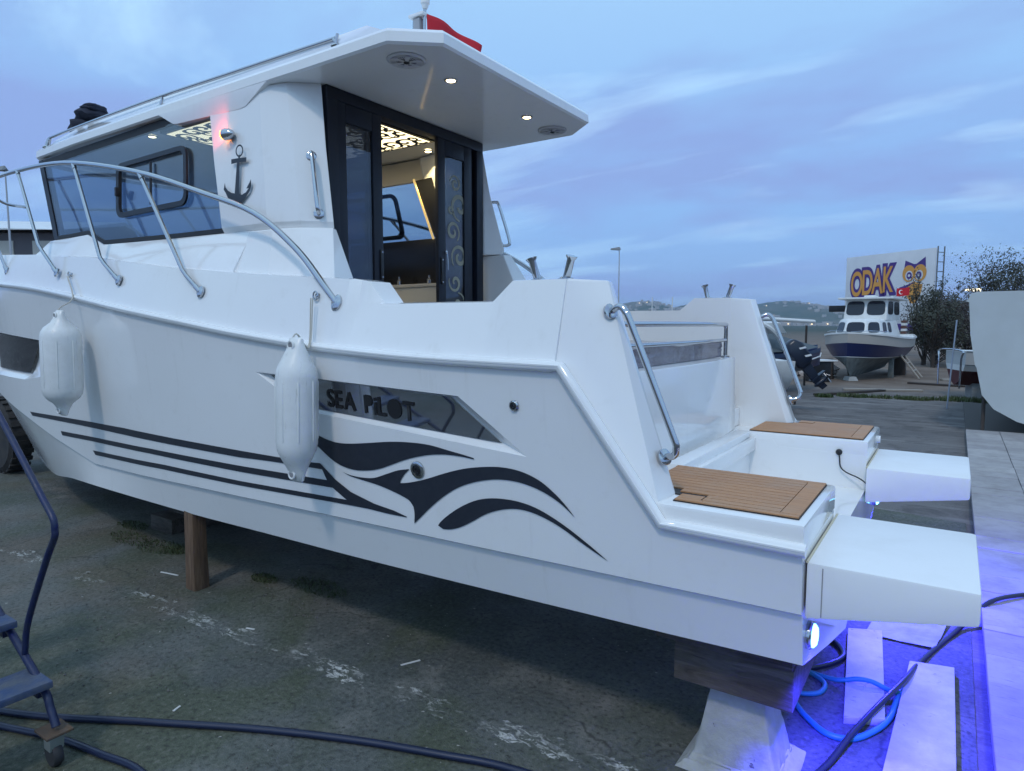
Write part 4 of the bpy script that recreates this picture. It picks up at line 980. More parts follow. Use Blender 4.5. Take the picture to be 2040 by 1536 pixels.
def hose(name, pts, r, m, label, cat='hose'):
    c = Vector((pts[0][0], pts[0][1], 0)); z = lambda p: (p[2] if len(p) > 2 else .004 + r)
    return tag_loc(tube(name, [Vector(q) for q in crv([(p[0] - c.x, p[1] - c.y, z(p)) for p in pts], 7)], r, m, None, 10), c, label, cat)
def tag_loc(o, c, label, cat): o.location = c; return tag(o, label, cat)
hose('hose', [(-3.6, -2.45), (-2.9, -2.255), (-2.35, -1.965), (-1.95, -1.75), (-1.56, -1.572), (-1.2, -1.44), (-.91, -1.352), (-.4, -1.30), (.3, -1.4)], .0145, BLUH, 'long dark hose curving across the front of the yard')
hose('hose', [(-3.4, -2.50), (-2.82, -2.312), (-2.53, -2.215), (-2.28, -2.165), (-2.04, -2.13), (-1.7, -2.2), (-1.4, -2.5)], .0135, BLUH, 'dark blue hose running under the ladder caster')
hose('hose', [(-.55, .15), (-.36, .10), (-.20, .02), (-.10, .10), (-.03, .26), (-.10, .40), (-.24, .45), (-.40, .42)], .014, BLUH, 'grey blue hose looped on the ground right behind the stern block')
hose('hose', [(-.40, -.02), (-.24, .02), (-.12, .0), (-.02, -.03, .03), (.06, -.02, .055), (.12, -.01, .055), (.20, .0, .03), (.27, .06)], .011, TURQ, 'turquoise hose lying across the narrow slab')
hose('hose', [(-.45, -.06), (-.30, -.02), (-.17, .005), (-.07, -.06), (-.08, -.17), (-.18, -.22), (-.32, -.18)], .011, TURQ, 'turquoise hose looped beside the timber packing')
hose('hose', [(-.34, -.16), (-.20, -.24), (-.10, -.38), (0, -.47), (.09, -.45), (.16, -.34), (.20, -.22), (.215, -.08), (.23, .10)], .0125, TURQ, 'bright turquoise hose bending round the near end of the narrow slab')
hose('cable', [(1.6, 2.2, .108), (1.1, 1.75, .108), (.75, 1.42, .108), (.60, 1.22, .108), (.52, 1.08, .07), (.43, .88), (.30, .45), (.24, .10, .055), (.16, -.2, .055), (.09, -.45, .04), (.02, -.72), (-.1, -1.0)], .012, RUB, 'thick black cable crossing the slabs from the right', 'cable')

# blue rolling ladder at the left
BLUE = mat('blue_ladder_paint', (.012, .035, .16), .42, fn=speck((.006, .014, .075), (.022, .03, .05), 14, .8, .2, 40))
STEP = mat('blue_ladder_tread', (.03, .06, .15), .5, fn=speck((.028, .060, .155), (.12, .125, .13), 12, .9, .3, 50))
ld = empty('rolling_ladder', 'blue painted steel rolling ladder with handrail at the left edge', 'ladder', (-2.37, -2.28, 0))
L0 = Vector((-2.37, -2.28, 0))
for y in (0, -.62):
    tube('stringer', crv([(.022, y, .165), (-.02, y, .225), (-.08, y, .29), (-.46, y, .485), (-.95, y, .74), (-1.5, y, 1.03)], 4), .0145, BLUE, ld, 12)
    tube('handrail', crv([(-.225, y, .375), (-.17, y, .52), (.03, y, .80), (.112, y, .90), (.122, y, .935), (.112, y, .975), (.03, y, 1.04), (-.30, y, 1.30), (-.9, y, 1.75)], 5), .0115, BLUE, ld, 12)
    cs = mk('caster_plate', boxv(-.055, .055, y - .045, y + .045, .140, .150), BF, mat('rusty_plate', (.12, .09, .07), .7, .3, fn=speck((.10, .08, .065), (.15, .09, .05), 20, 1, .3)), ld, 32., .003)
    loft('fork', [[(-.03, y - .026, .14), (.03, y - .026, .14), (.03, y + .026, .14), (-.03, y + .026, .14)], [(-.035, y - .024, .07), (.015, y - .024, .07), (.015, y + .024, .07), (-.035, y + .024, .07)]], mat('zinc_fork', (.32, .35, .33), .5, .5), cs, .004)
    lathe('wheel', [(.02, -.016), (.044, -.016), (.048, -.008), (.048, .008), (.044, .016), (.02, .016)], (-.012, y, .050), (0, 1, 0), mat('caster_tyre', (.03, .03, .032), .7), cs, 22)
    tube('rear_leg', [(-1.3, y, .925), (-1.36, y, .02)], .016, BLUE, ld, 10)
for k in range(4):
    x = -.075 - k * .30; z = .345 + k * .155 - .02
    tr = box('tread', x - .13, x + .055, -.60, .015, z - .028, z, STEP, ld, .005)
    box('tread_bracket', x - .09, x + .0, -.02, .0, z - .075, z - .029, BLUE, tr, .003)

# ================================================================== YARD BEHIND (metres right / forward of the camera foot)
FW = Vector((math.cos(R(124.0227)), math.sin(R(124.0227)), 0)); RT = Vector((math.sin(R(124.0227)), -math.cos(R(124.0227)), 0))
CF = Vector((0.3494, -3.2471, 0))
def yd(r, f, z=0.): return CF + RT * r + FW * f + Vector((0, 0, z))
YAW = R(124.0227)
WHITE = mat('boat_white_paint', (.72, .73, .72), .4, fn=speck((.76, .77, .76), (.62, .62, .58), 3, .7, .05))
NAVY = mat('navy_hull_paint', (.010, .020, .085), .3)
BEIGE = mat('beige_hull_band', (.40, .37, .33), .45)
BOTG = mat('grey_bottom_paint', (.16, .18, .17), .8, fn=speck((.19, .21, .20), (.09, .10, .10), 4, 1, .2))
WIND = mat('dark_window', (.012, .016, .03), .12, 0, .5)
def facewin(name, q, m, parent, ins=.15, off=.012, rnd=.28, th=.012):
    """rounded window panel on a quad face q (4 points)"""
    Q = [Vector(p) for p in q]; c = sum(Q, Vector()) / 4; n = (Q[1] - Q[0]).cross(Q[3] - Q[0]).normalized()
    P_ = [c + (p - c) * (1 - ins) for p in Q]; out = []
    for i in range(4):
        a, b_, d = P_[i - 1], P_[i], P_[(i + 1) % 4]
        for t in (0, .33, .67, 1):
            u = b_.lerp(a, rnd * (1 - t)).lerp(b_.lerp(d, rnd * t), t); out.append(u)
    bm = bmesh.new(); A_ = [bm.verts.new(p + n * off) for p in out]; B_ = [bm.verts.new(p - n * th) for p in out]
    bm.faces.new(A_); k = len(A_)
    for i in range(k): bm.faces.new((A_[i], B_[i], B_[(i + 1) % k], A_[(i + 1) % k]))
    return finish(bm, name, m, parent, 40.)
def bands(parent, secs, parts):
    """secs: half sections (y,z) per x from sheer to keel; parts: list (name, mat, i0, i1)"""
    for name, m, i0, i1 in parts:
        bm = bmesh.new()
        for s in (-1, 1):
            rows = [[bm.verts.new((x, s * h[i][0], h[i][1])) for i in range(i0, i1 + 1)] for x, h in secs]
            for A_, B_ in zip(rows, rows[1:]):
                for k in range(len(A_) - 1): bm.faces.new((A_[k], A_[k + 1], B_[k + 1], B_[k]))
            if s == 1: last = rows[-1]
            else: l0 = rows[-1]
        for k in range(len(last) - 1):
            try: bm.faces.new((l0[k], l0[k + 1], last[k + 1], last[k]))
            except ValueError: pass
        bmesh.ops.remove_doubles(bm, verts=bm.verts[:], dist=.002)
        finish(bm, name, m, parent, 40.)
# --- blue and white fishing boat on props
fb = empty('fishing_boat', 'blue and white wooden fishing boat with small wheelhouse propped up ashore', 'boat', (-2.25, 18.0, 0), R(-95)); fb.scale = (1.10, 1.06, 1.)
S2 = []
for x, yb_, zs_, zbnd, zw, yw, zk in ((0, 0., 1.40, 1.14, .72, 0., .45), (-.35, .48, 1.37, 1.10, .70, .26, .16), (-.9, .80, 1.32, 1.05, .67, .55, .12), (-1.8, 1.0, 1.25, .98, .66, .82, .11), (-3.2, 1.06, 1.20, .94, .66, .93, .12), (-4.6, .98, 1.22, .96, .68, .80, .13), (-5.4, .78, 1.28, 1.02, .74, .45, .16)):
    S2.append((x, [(yb_ + (.03 if yb_ else 0), zs_ + .05), (yb_ + (.03 if yb_ else 0), zs_), (yb_, zs_ - .005), (yb_ * .985, zbnd), (yw, zw + .02), (yw * .97, zw), (yw * .72, zw - .10), (yw * .22, (zw + zk) / 2 - .1), (.02 if yw else 0., zk)]))
bands(fb, S2, [('rub_strake', WHITE, 0, 2), ('topside_band', BEIGE, 2, 3), ('hull', NAVY, 3, 4), ('boot_stripe', WHITE, 4, 5), ('bottom', BOTG, 5, 8)])
loft('deck', [[(x, -h[1][0] + .02, h[1][1] + .01), (x, h[1][0] - .02, h[1][1] + .01)] for x, h in S2], WHITE, fb, closed=False)
TR0 = [(-.75, -.28), (-.75, .28), (-1.15, .62), (-3.4, .74), (-3.4, -.74), (-1.15, -.62)]; TR1 = [(-1.0, -.25), (-1.0, .25), (-1.35, .52), (-3.3, .62), (-3.3, -.62), (-1.35, -.52)]
z0, z1 = 1.30, 1.84
trk = loft('fore_cabin', [[(x, y, z0) for x, y in TR0], [(x, y, z1 - .05) for x, y in TR1], [(x - .06, y * .9, z1) for x, y in TR1]], WHITE, fb, .03)
def tq(i, j, a, b_, zz0, zz1):
    f = lambda P_, k: Vector((P_[k][0], P_[k][1], 0)); u0 = f(TR0, i).lerp(f(TR0, j), a); u1 = f(TR0, i).lerp(f(TR0, j), b_); v0 = f(TR1, i).lerp(f(TR1, j), a); v1 = f(TR1, i).lerp(f(TR1, j), b_)
    g = lambda u, v, t: u.lerp(v, t) + Vector((0, 0, z0 + (z1 - .05 - z0) * t)); return [g(u0, v0, zz0), g(u1, v1, zz0), g(u1, v1, zz1), g(u0, v0, zz1)]
for i, j, a, b_ in ((0, 1, .02, .98), (1, 2, .1, .95), (5, 0, .05, .9), (2, 3, .10, .30), (2, 3, .38, .56), (4, 5, .70, .90), (4, 5, .44, .62)): facewin('cabin_window', tq(i, j, a, b_, .22, .92), WIND, trk, .10)
WH0 = [(-1.95, -.58), (-1.95, .58), (-3.9, .62), (-3.9, -.62)]; WH1 = [(-2.15, -.55), (-2.15, .55), (-3.9, .58), (-3.9, -.58)]
whs = loft('wheelhouse', [[(x, y, 1.80) for x, y in WH0], [(x, y, 2.46) for x, y in WH1]], WHITE, fb, .03)
def wq(i, j, a, b_, t0, t1):
    f = lambda P_, k, z: Vector((P_[k][0], P_[k][1], z)); u0, u1 = f(WH0, i, 1.8).lerp(f(WH0, j, 1.8), a), f(WH0, i, 1.8).lerp(f(WH0, j, 1.8), b_); v0, v1 = f(WH1, i, 2.46).lerp(f(WH1, j, 2.46), a), f(WH1, i, 2.46).lerp(f(WH1, j, 2.46), b_)
    return [u0.lerp(v0, t0), u1.lerp(v1, t0), u1.lerp(v1, t1), u0.lerp(v0, t1)]
for a in ((0, 1, .03, .48, .22, .93), (0, 1, .52, .97, .22, .93), (1, 2, .05, .45, .25, .92), (1, 2, .52, .95, .25, .92), (3, 0, .05, .5, .25, .92)): facewin('windscreen', wq(*a), WIND, whs, .06)
box('wheelhouse_roof', -4.5, -1.9, -.74, .74, 2.461, 2.52, WHITE, fb, .02)
box('roof_hatch', -3.0, -2.5, -.15, .15, 2.521, 2.60, WHITE, fb, .02)
box('side_light_board', -2.5, -2.2, -1.05, -.60, 2.08, 2.28, BLACK, fb, .01)
tube('pulpit_rail', crv([(-.1, -.05, 1.45), (-.4, -.48, 1.48), (-1.1, -.80, 1.45)], 5), .012, CHROME, fb, 6); tube('pulpit_rail', crv([(-.1, .05, 1.45), (-.4, .48, 1.48), (-1.1, .80, 1.45)], 5), .012, CHROME, fb, 6)
for k in range(5): box('fender_cushion', -3.75, -3.45, .72, .86, 1.36 + k * .09, 1.44 + k * .09, WHITE if k % 2 else mat('brown_pad', (.12, .06, .05), .8), fb, .02)
ff = empty('flag', 'small red flag with white crescent above the fishing boat wheelhouse', 'flag', fb.matrix_world @ Vector((0, 0, 0)))
ff.location = yd(12.72, 21.9, 2.50)
mk('cloth', [(RT.x * u * .42 + FW.x * math.sin(u * 5) * .03, RT.y * u * .42 + FW.y * math.sin(u * 5) * .03, v * .26 + .10 - u * .02 + .06 * u * u) for u in [i / 8 for i in range(9)] for v in (0, 1)], [(2 * i, 2 * i + 2, 2 * i + 3, 2 * i + 1) for i in range(8)], FLAG, ff, 60.)
tube('staff', [(0, 0, 0), (0, 0, .40)], .010, CHROME, ff, 6)
bm = bmesh.new(); A_, B_ = [], []
for i in range(17):
    a = R(45) + R(270) * i / 16; g = lambda u, v: Vector((RT.x * u, RT.y * u, v)) - FW * .02
    A_.append(bm.verts.new(g(.15 + .075 * math.cos(a), .235 + .075 * math.sin(a)))); B_.append(bm.verts.new(g(.17 + .058 * math.cos(a), .235 + .058 * math.sin(a))))
for i in range(16): bm.faces.new((A_[i], A_[i + 1], B_[i + 1], B_[i]))
finish(bm, 'crescent', mat('white_cloth'), ff, None)
# its props
fbm = Matrix.Translation((-2.25, 18.0, 0)) @ Matrix.Rotation(R(-95), 4, 'Z') @ Matrix.Diagonal((1.1, 1.06, 1, 1))
DARKW = mat('dark_timber', (.05, .04, .035), .85)
for x, y, w_, h, m, lb in ((-.75, -.62, .13, .62, DARKW, 'dark timber prop under the left bow of the fishing boat'), (-2.2, .72, .08, .62, BOTG, 'thin grey prop under the middle of the fishing boat'), (-3.7, .70, .20, .66, DARKW, 'stout dark prop under the stern of the fishing boat')):
    o = tag(loft('boat_prop', [[(-w_, -w_, 0), (w_, -w_, 0), (w_, w_, 0), (-w_, w_, 0)], [(-w_ * .8, -w_ * .8, h), (w_ * .8, -w_ * .8, h), (w_ * .8, w_ * .8, h), (-w_ * .8, w_ * .8, h)]], m, None, .01), lb, 'prop'); p = fbm @ Vector((x, y, 0)); o.location = p
o = tag(loft('keel_stone', [[(-.2, -.14, 0), (.2, -.14, 0), (.2, .14, 0), (-.2, .14, 0)], [(-.14, -.1, .12), (.14, -.1, .12), (.14, .1, .12), (-.14, .1, .12)]], CB, None, .01), 'white stone block under the fishing boat stem', 'block'); o.location = fbm @ Vector((-.55, 0, 0)); o.rotation_euler = (0, 0, YAW)
tb = empty('work_table', 'low dark bench standing left of the fishing boat', 'table', yd(8.95, 19.2), YAW - R(90))
box('table_top', -.55, .45, -.3, .3, .60, .64, WHITE, tb, .01); box('cabinet', -.25, .30, -.22, .22, 0, .599, BLACK, tb, .01)
# --- leaning ladder
la = empty('leaning_ladder', 'pale wooden ladder leaning against the stern of the fishing boat', 'ladder', yd(12.75, 20.4))
A = Vector((0, 0, 0)); Bv = RT * -.62 + FW * 1.0 + Vector((0, 0, 1.40)); side = RT * .20 + FW * .25
for sg_ in (-1, 1): tube('rail', [A + side * sg_, Bv + side * sg_], .03, mat('pale_wood', (.34, .31, .27), .8), la, 6)
for k in range(1, 6): tube('rung', [A.lerp(Bv, k / 6) - side, A.lerp(Bv, k / 6) + side], .022, mat('pale_wood'), la, 6)
# --- navy boat with grey cover behind the stern wing
nb = empty('covered_speedboat', 'navy speedboat with grey cover and white console behind the big boat stern', 'boat', yd(8.05, 17.2), R(124 - 90 + 25))
S3 = [(x, [(yb_, zs_), (yb_ * .98, zs_ - .10), (yb_ * .80, .62), (.03, zk)]) for x, yb_, zs_, zk in ((0, .05, 1.14, .85), (-.5, .45, 1.08, .50), (-1.2, .75, 1.02, .40), (-2.4, .88, .98, .36), (-4.0, .85, .96, .36))]
bands(nb, S3, [('sheer_band', mat('blue_trim', (.04, .07, .14), .5), 0, 1), ('hull', NAVY, 1, 3)])
tube('white_stripe', [(x, h[1][0] * -1 - .01, h[1][1] - .12) for x, h in S3], .02, WHITE, nb, 6)
loft('grey_cover', [[(-.5, -.40, 1.10), (-.5, 0, 1.16), (-.5, .40, 1.10)], [(-1.3, -.74, 1.05), (-1.3, 0, 1.36), (-1.3, .74, 1.05)], [(-2.2, -.86, 1.02), (-2.2, 0, 1.52), (-2.2, .86, 1.02)], [(-3.6, -.85, 1.0), (-3.6, 0, 1.40), (-3.6, .85, 1.0)]], mat('grey_canvas', (.075, .095, .105), .8), nb, closed=False)
loft('console', [[(-2.2, -.95, 1.45), (-2.0, -.55, 1.45), (-2.9, -.55, 1.45)], [(-2.5, -1.0, 1.70), (-2.2, -.6, 1.74), (-3.1, -.5, 1.74)]], WHITE, nb, .03)
tube('arch', crv([(-2.1, -.86, 1.0), (-2.55, -.86, 1.5), (-3.1, -.80, 1.72), (-3.8, -.8, 1.62), (-4.0, -.8, 1.3)], 6), .06, WHITE, nb, 8)
o = tag(tube('lying_mast', [Vector((0, 0, 0)), RT * 1.62 + FW * .3 + Vector((0, 0, -.09))], .05, WHITE, None, 8), 'long white mast lying level above the navy speedboat', 'mast'); o.location = yd(6.6, 17.6, 1.83)
for k, (r_, f_) in enumerate(((6.75, 17.65), (8.0, 17.88))):
    o = tag(tube('mast_stand', [(0, 0, 0), (0, 0, 1.78 - .08 * k - .06)], .03, DARKW, None, 6), ('dark post carrying the left end of the lying mast', 'dark post carrying the right end of the lying mast')[k], 'post'); o.location = yd(r_, f_)
# --- small white boat with raised outboard, mostly hidden by the wing
wb = empty('dinghy', 'small white boat with its dark outboard tilted up behind the stern wing', 'boat', yd(5.28, 12.9), R(124 + 90))
S4 = [(x, [(yb_, zs_), (yb_ * .93, zs_ - .3), (yb_ * .55, zs_ - .55), (.02, zs_ - .72)]) for x, yb_, zs_ in ((3.2, .05, 1.2), (2.4, .5, 1.08), (1.4, .72, 1.0), (.0, .70, .98))]
bands(wb, S4, [('hull', WHITE, 0, 3)]); loft('deck', [[(x, -h[0][0], h[0][1]), (x, h[0][0], h[0][1])] for x, h in S4], WHITE, wb, closed=False)
box('trailer_bed', -.2, 2.6, -.35, .35, .12, .24, DARKW, wb, .02)
OBM = mat('outboard_shell', (.012, .018, .035), .3); om = empty('outboard_tmp', 'x', 'x')
bpy.data.objects.remove(om)
def ob(u, v, w_=0.): # u along tilted leg, v across (up), in plane of view-right / up
    d = Vector((.62, 0, -.785)); n_ = Vector((.785, 0, .62)); q_ = d * u + n_ * v
    loc = RT * q_.x + Vector((0, 0, q_.z)) + FW * w_; Mi = (Matrix.Translation(wb.location) @ Matrix.Rotation(R(124 + 90), 4, 'Z')).inverted()
    return Mi @ (yd(5.33, 12.4, 1.18) + loc)
eng = loft('outboard', [[ob(-.20, -.06, -.10), ob(-.20, .10, -.10), ob(-.20, .10, .10), ob(-.20, -.06, .10)], [ob(-.05, -.17, -.14), ob(-.05, .18, -.14), ob(-.05, .18, .14), ob(-.05, -.17, .14)], [ob(.28, -.17, -.14), ob(.28, .17, -.14), ob(.28, .17, .14), ob(.28, -.17, .14)], [ob(.38, -.12, -.10), ob(.38, .10, -.10), ob(.38, .10, .10), ob(.38, -.12, .10)]], OBM, wb, .055, ang=60.)
loft('leg', [[ob(.36, -.10, -.06), ob(.36, .09, -.06), ob(.36, .09, .06), ob(.36, -.10, .06)], [ob(.72, -.08, -.03), ob(.72, .07, -.03), ob(.72, .07, .03), ob(.72, -.08, .03)], [ob(.94, -.02, -.015), ob(.94, .10, -.015), ob(.94, .10, .015), ob(.94, -.02, .015)]], OBM, eng, .01)
loft('cavitation_plate', [[ob(.66, -.10, -.08), ob(.66, .22, -.05), ob(.66, .22, .05), ob(.66, -.10, .08)], [ob(.68, -.10, -.08), ob(.68, .22, -.05), ob(.68, .22, .05), ob(.68, -.10, .08)]], OBM, eng)
tube('gearcase', [ob(.80, -.10), ob(.80, -.05), ob(.80, .12), ob(.80, .2)], [.01, .05, .05, .02], OBM, eng, 10)
for k in range(3):
    a = R(120 * k); loft('propeller_blade', [[ob(.80 + .02 * math.cos(a), .19, .02 * math.sin(a)), ob(.80 + .13 * math.cos(a - .3), .17, .13 * math.sin(a - .3)), ob(.80 + .13 * math.cos(a + .3), .21, .13 * math.sin(a + .3))], [ob(.80 + .02 * math.cos(a), .20, .02 * math.sin(a)), ob(.80 + .13 * math.cos(a - .3), .18, .13 * math.sin(a - .3)), ob(.80 + .13 * math.cos(a + .3), .22, .13 * math.sin(a + .3))]], mat('propeller_metal', (.25, .26, .28), .35, .8), eng)
for u in (-.02, .16): box('x', 0, 1, 0, 1, 0, 1, WHITE, wb) if False else loft('cowl_stripe', [[ob(u, .05, -.147), ob(u + .05, .16, -.147), ob(u + .09, .16, -.147), ob(u + .04, .05, -.147)], [ob(u, .05, -.143), ob(u + .05, .16, -.143), ob(u + .09, .16, -.143), ob(u + .04, .05, -.143)]], WHITE, eng)
# --- second small white boat at the right
sb = empty('small_boat', 'small white boat with dark red bottom standing on blocks at the right', 'boat', yd(10.15, 15.0), R(20))
S5 = [(x, [(yb_ + .03, zs_ + .03), (yb_, zs_), (yb_ * .97, zs_ - .27), (yb_ * .93, zs_ - .29), (yb_ * .80, zs_ - .42), (yb_ * .45, zs_ - .66), (.02, zs_ - .76)]) for x, yb_, zs_ in ((0, .56, 1.05), (.6, .66, 1.03), (1.6, .72, 1.05), (2.6, .55, 1.10), (3.2, .2, 1.18), (3.5, .03, 1.24))][::-1]
bands(sb, S5, [('rub_strake', WHITE, 0, 1), ('hull', mat('dull_white', (.50, .52, .52), .5), 1, 3), ('stripe', WHITE, 3, 4), ('bottom', mat('red_bottom', (.10, .025, .025), .7), 4, 6)])
loft('deck', [[(x, -h[0][0] + .02, h[0][1]), (x, h[0][0] - .02, h[0][1])] for x, h in S5], WHITE, sb, closed=False)
tube('stern_frame', crv([(-.12, -.62, .25), (-.12, -.64, .9), (-.10, -.60, 1.08), (-.1, .60, 1.08), (-.12, .64, .9), (-.12, .62, .25)], 5), .02, CHROME, sb, 8)
box('chock', .3, .7, -.2, .2, 0, .34, CB, sb, .02); box('chock', 1.9, 2.2, -.2, .2, 0, .34, CB, sb, .02)
# --- pale hull entering at the right edge: transom towards us
ph = empty('moored_hull', 'pale grey hull of another boat cut off by the right picture edge', 'boat', yd(7.75, 9.0), YAW - R(90) - R(40))
def phs(y, k=1., dz=0.):
    P_ = [(1.16, 2.14), (1.24, 2.115), (1.27, 2.03), (1.29, 2.02), (1.29, 2.0), (1.255, 1.99), (1.215, 1.5), (1.135, 1.05), (1.118, 1.035), (1.03, .62), (.88, .42), (.60, .26), (.3, .17)]
    return [(-a * k, y, z + dz) for a, z in P_] + [(0, y, .13 + dz)] + [(a * k, y, z + dz) for a, z in P_[::-1]]
PH = mat('pale_hull_paint', (.52, .56, .56), .35, fn=speck((.54, .58, .58), (.47, .50, .49), 2, .8, .03))
loft('hull', [phs(0), phs(.06, 1.0), phs(2.5, 1.06), phs(4.5, .92, .1), phs(6.0, .45, .3), phs(6.6, .05, .5)], PH, ph, ang=30.)
box('keel_block', -.3, .3, .6, 1.1, 0, .16, DARKW, ph, .01)
tube('prop', [(-1.02, .25, .60), (-1.0, .05, .0)], .025, DARKW, ph, 8); tube('prop', [(1.0, .35, .60), (1.2, .15, .0)], .025, DARKW, ph, 8)
# --- billboard
bA, bB = Vector((-5.11, 39.5, 0)), Vector((-.72, 36.3, 0)); bd = (bB - bA); bl = bd.length; rz = math.atan2(bd.y, bd.x)
bb = empty('billboard', 'big white roadside billboard reading ODAK beside an owl emblem', 'billboard', bA, rz)
BW = mat('billboard_face', (.70, .72, .74), .55, fn=speck((.72, .74, .76), (.62, .64, .66), 1.2, .8, 0))
box('panel', 0, bl, 0, .12, 1.35, 5.52, BW, bb, .01)
PUR = mat('purple_print', (.075, .035, .22), .5); ORG = mat('orange_print', (.72, .34, .07), .5)
def sign(body, size, x, z, m, off, y, space=1., sx=1.):
    me = textmesh(body, size, off, .006, space=space)
    for v in me.vertices: v.co = Vector((x + v.co.x * sx, y - v.co.z, z + v.co.y))
    return place(me, 'lettering', m, bb, None)
xx = .38
for i, ch in enumerate('ODAK'):
    sign(ch, 1.95, xx, 3.30 + i * .05, PUR, .21, -.012, sx=.52); sign(ch, 1.95, xx, 3.30 + i * .05, ORG, .03, -.028, sx=.52); xx += (.74, .70, .64, .6)[i]
box('caption_plate', 1.75, 3.02, -.02, 0, 2.80, 3.20, PUR, bb, .01)
xx = 1.82
for ch in 'ATÖLYESİ': sign(ch, .26, xx, 2.94, WHITE, .006, -.03, sx=.8); xx += .13 if ch != 'İ' else .08
xx = .22
for ch in 'SİZİ İ':
    if ch != ' ': sign(ch, .50, xx, 1.95, mat('grey_print', (.07, .08, .13), .5), .008, -.012)
    xx += .33 if ch not in 'İ ' else .19
box('purple_strip', .0, bl, -.015, 0, 1.36, 1.72, PUR, bb, 0)
def disc(name, cx_, cz, rx, rz_, m, y, n=28): return prism(name, [(cx_ + rx * math.cos(2 * math.pi * k / n), cz + rz_ * math.sin(2 * math.pi * k / n)) for k in range(n)], lambda x, z: (x, y, z), lambda x, z: (x, y - .008, z), m, bb)
ox = 4.35
prism('emblem_ears', [(ox - .60, 4.55), (ox - .55, 5.02), (ox - .05, 4.80), (ox + .10, 4.80), (ox + .58, 5.12), (ox + .62, 4.6), (ox, 4.3)], lambda x, z: (x, -.004, z), lambda x, z: (x, -.012, z), PUR, bb)
for dx_ in (-.32, .32):
    disc('emblem_eye', ox + dx_, 4.33, .36, .43, ORG, -.014); disc('emblem_ring', ox + dx_ * .9, 4.22, .21, .25, BW, -.023); disc('emblem_iris', ox + dx_ * .85, 4.22, .15, .18, PUR, -.032); disc('emblem_glint', ox + dx_ * .85, 4.22, .07, .07, WHITE, -.041)
prism('emblem_beak', [(ox - .50, 3.70), (ox - .2, 3.82), (ox, 3.92), (ox + .2, 3.82), (ox + .50, 3.72), (ox + .40, 3.2), (ox + .18, 2.85), (ox, 2.75), (ox - .18, 2.85), (ox - .40, 3.2)], lambda x, z: (x, -.004, z), lambda x, z: (x, -.014, z), ORG, bb)
prism('emblem_wing', [(ox - .85, 3.62), (ox - .2, 3.80), (ox + .1, 3.92), (ox - .25, 3.70), (ox - .72, 3.45)], lambda x, z: (x, -.016, z), lambda x, z: (x, -.024, z), PUR, bb)
STEEL = mat('grey_steel', (.20, .21, .22), .6, .4)
for x in (.6, bl / 2, bl - .5): tube('post', [(x, .25, 0), (x, .25, 5.4)], .09, STEEL, bb, 8)
for y in (.16, .62): tube('lattice_post', [(bl + .02, y, 0), (bl + .02, y, 5.6)], .035, STEEL, bb, 6)
for k in range(11): tube('lattice_rung', [(bl + .02, .16, .5 + k * .48), (bl + .02, .62, .5 + k * .48)], .022, STEEL, bb, 6)
# --- lamp posts, poles
def lamppost(loc, h, arm, label, lit=False, r=.06):
    e = empty('lamp_post', label, 'lamp post', loc)
    tube('pole', [(0, 0, 0), (0, 0, h * .6), (0, 0, h)], [r, r * .75, r * .5], mat('galvanised_pole', (.45, .46, .48), .5, .3), e, 8)
    a = RT * arm
    hd = loft('lamp_head', [[a * 1.05 + Vector((0, 0, h - .04)) + FW * .12, a * 1.05 + Vector((0, 0, h - .04)) - FW * .12, a * 1.05 + Vector((0, 0, h + .06))], [Vector((0, 0, h - .06)) + FW * .2, Vector((0, 0, h - .06)) - FW * .2, Vector((0, 0, h + .16))], [a * -.15 + Vector((0, 0, h - .03)) + FW * .1, a * -.15 + Vector((0, 0, h - .03)) - FW * .1, a * -.15 + Vector((0, 0, h + .05))]], STEEL, e)
    if lit: loft('lit_lens', [[a * 1.0 + Vector((0, 0, h - .06)) + FW * -.14, a * 1.0 + Vector((0, 0, h + .05)) + FW * -.20], [Vector((0, 0, h - .08)) + FW * -.22, Vector((0, 0, h + .10)) + FW * -.24]], mat('street_lamp_lens', (1, .9, .7), .4, emit=(1, .88, .62), estr=2.5), hd, closed=False)
    return e
lamppost(yd(7.26, 45), 6.75, -.55, 'tall slim street lamp behind the cockpit with an unlit flat head')
lamppost(yd(28.2, 40), 3.75, -.9, 'street lamp glowing between the dark trees', True)
lamppost(yd(-21.1, 28), 8.1, -.5, 'pale lamp post beyond the bow rail at the left edge')
for r_, f_, h, lb in ((16.97, 80, 5.0, 'left one of two thin white poles in front of the far hills'), (19.42, 80, 5.0, 'right one of two thin white poles in front of the far hills')):
    o = tag(tube('pole', [(0, 0, 0), (0, 0, h)], .06, WHITE, None, 6), lb, 'pole'); o.location = yd(r_, f_)
o = tag(tube('slim_pole', [(0, 0, 0), RT * .09 + Vector((0, 0, 1.75))], .014, mat('translucent_blue', (.30, .36, .46), .5), None, 8), 'slim pale blue pole standing beside the road left of the pale hull', 'pole'); o.location = yd(8.62, 12.9)
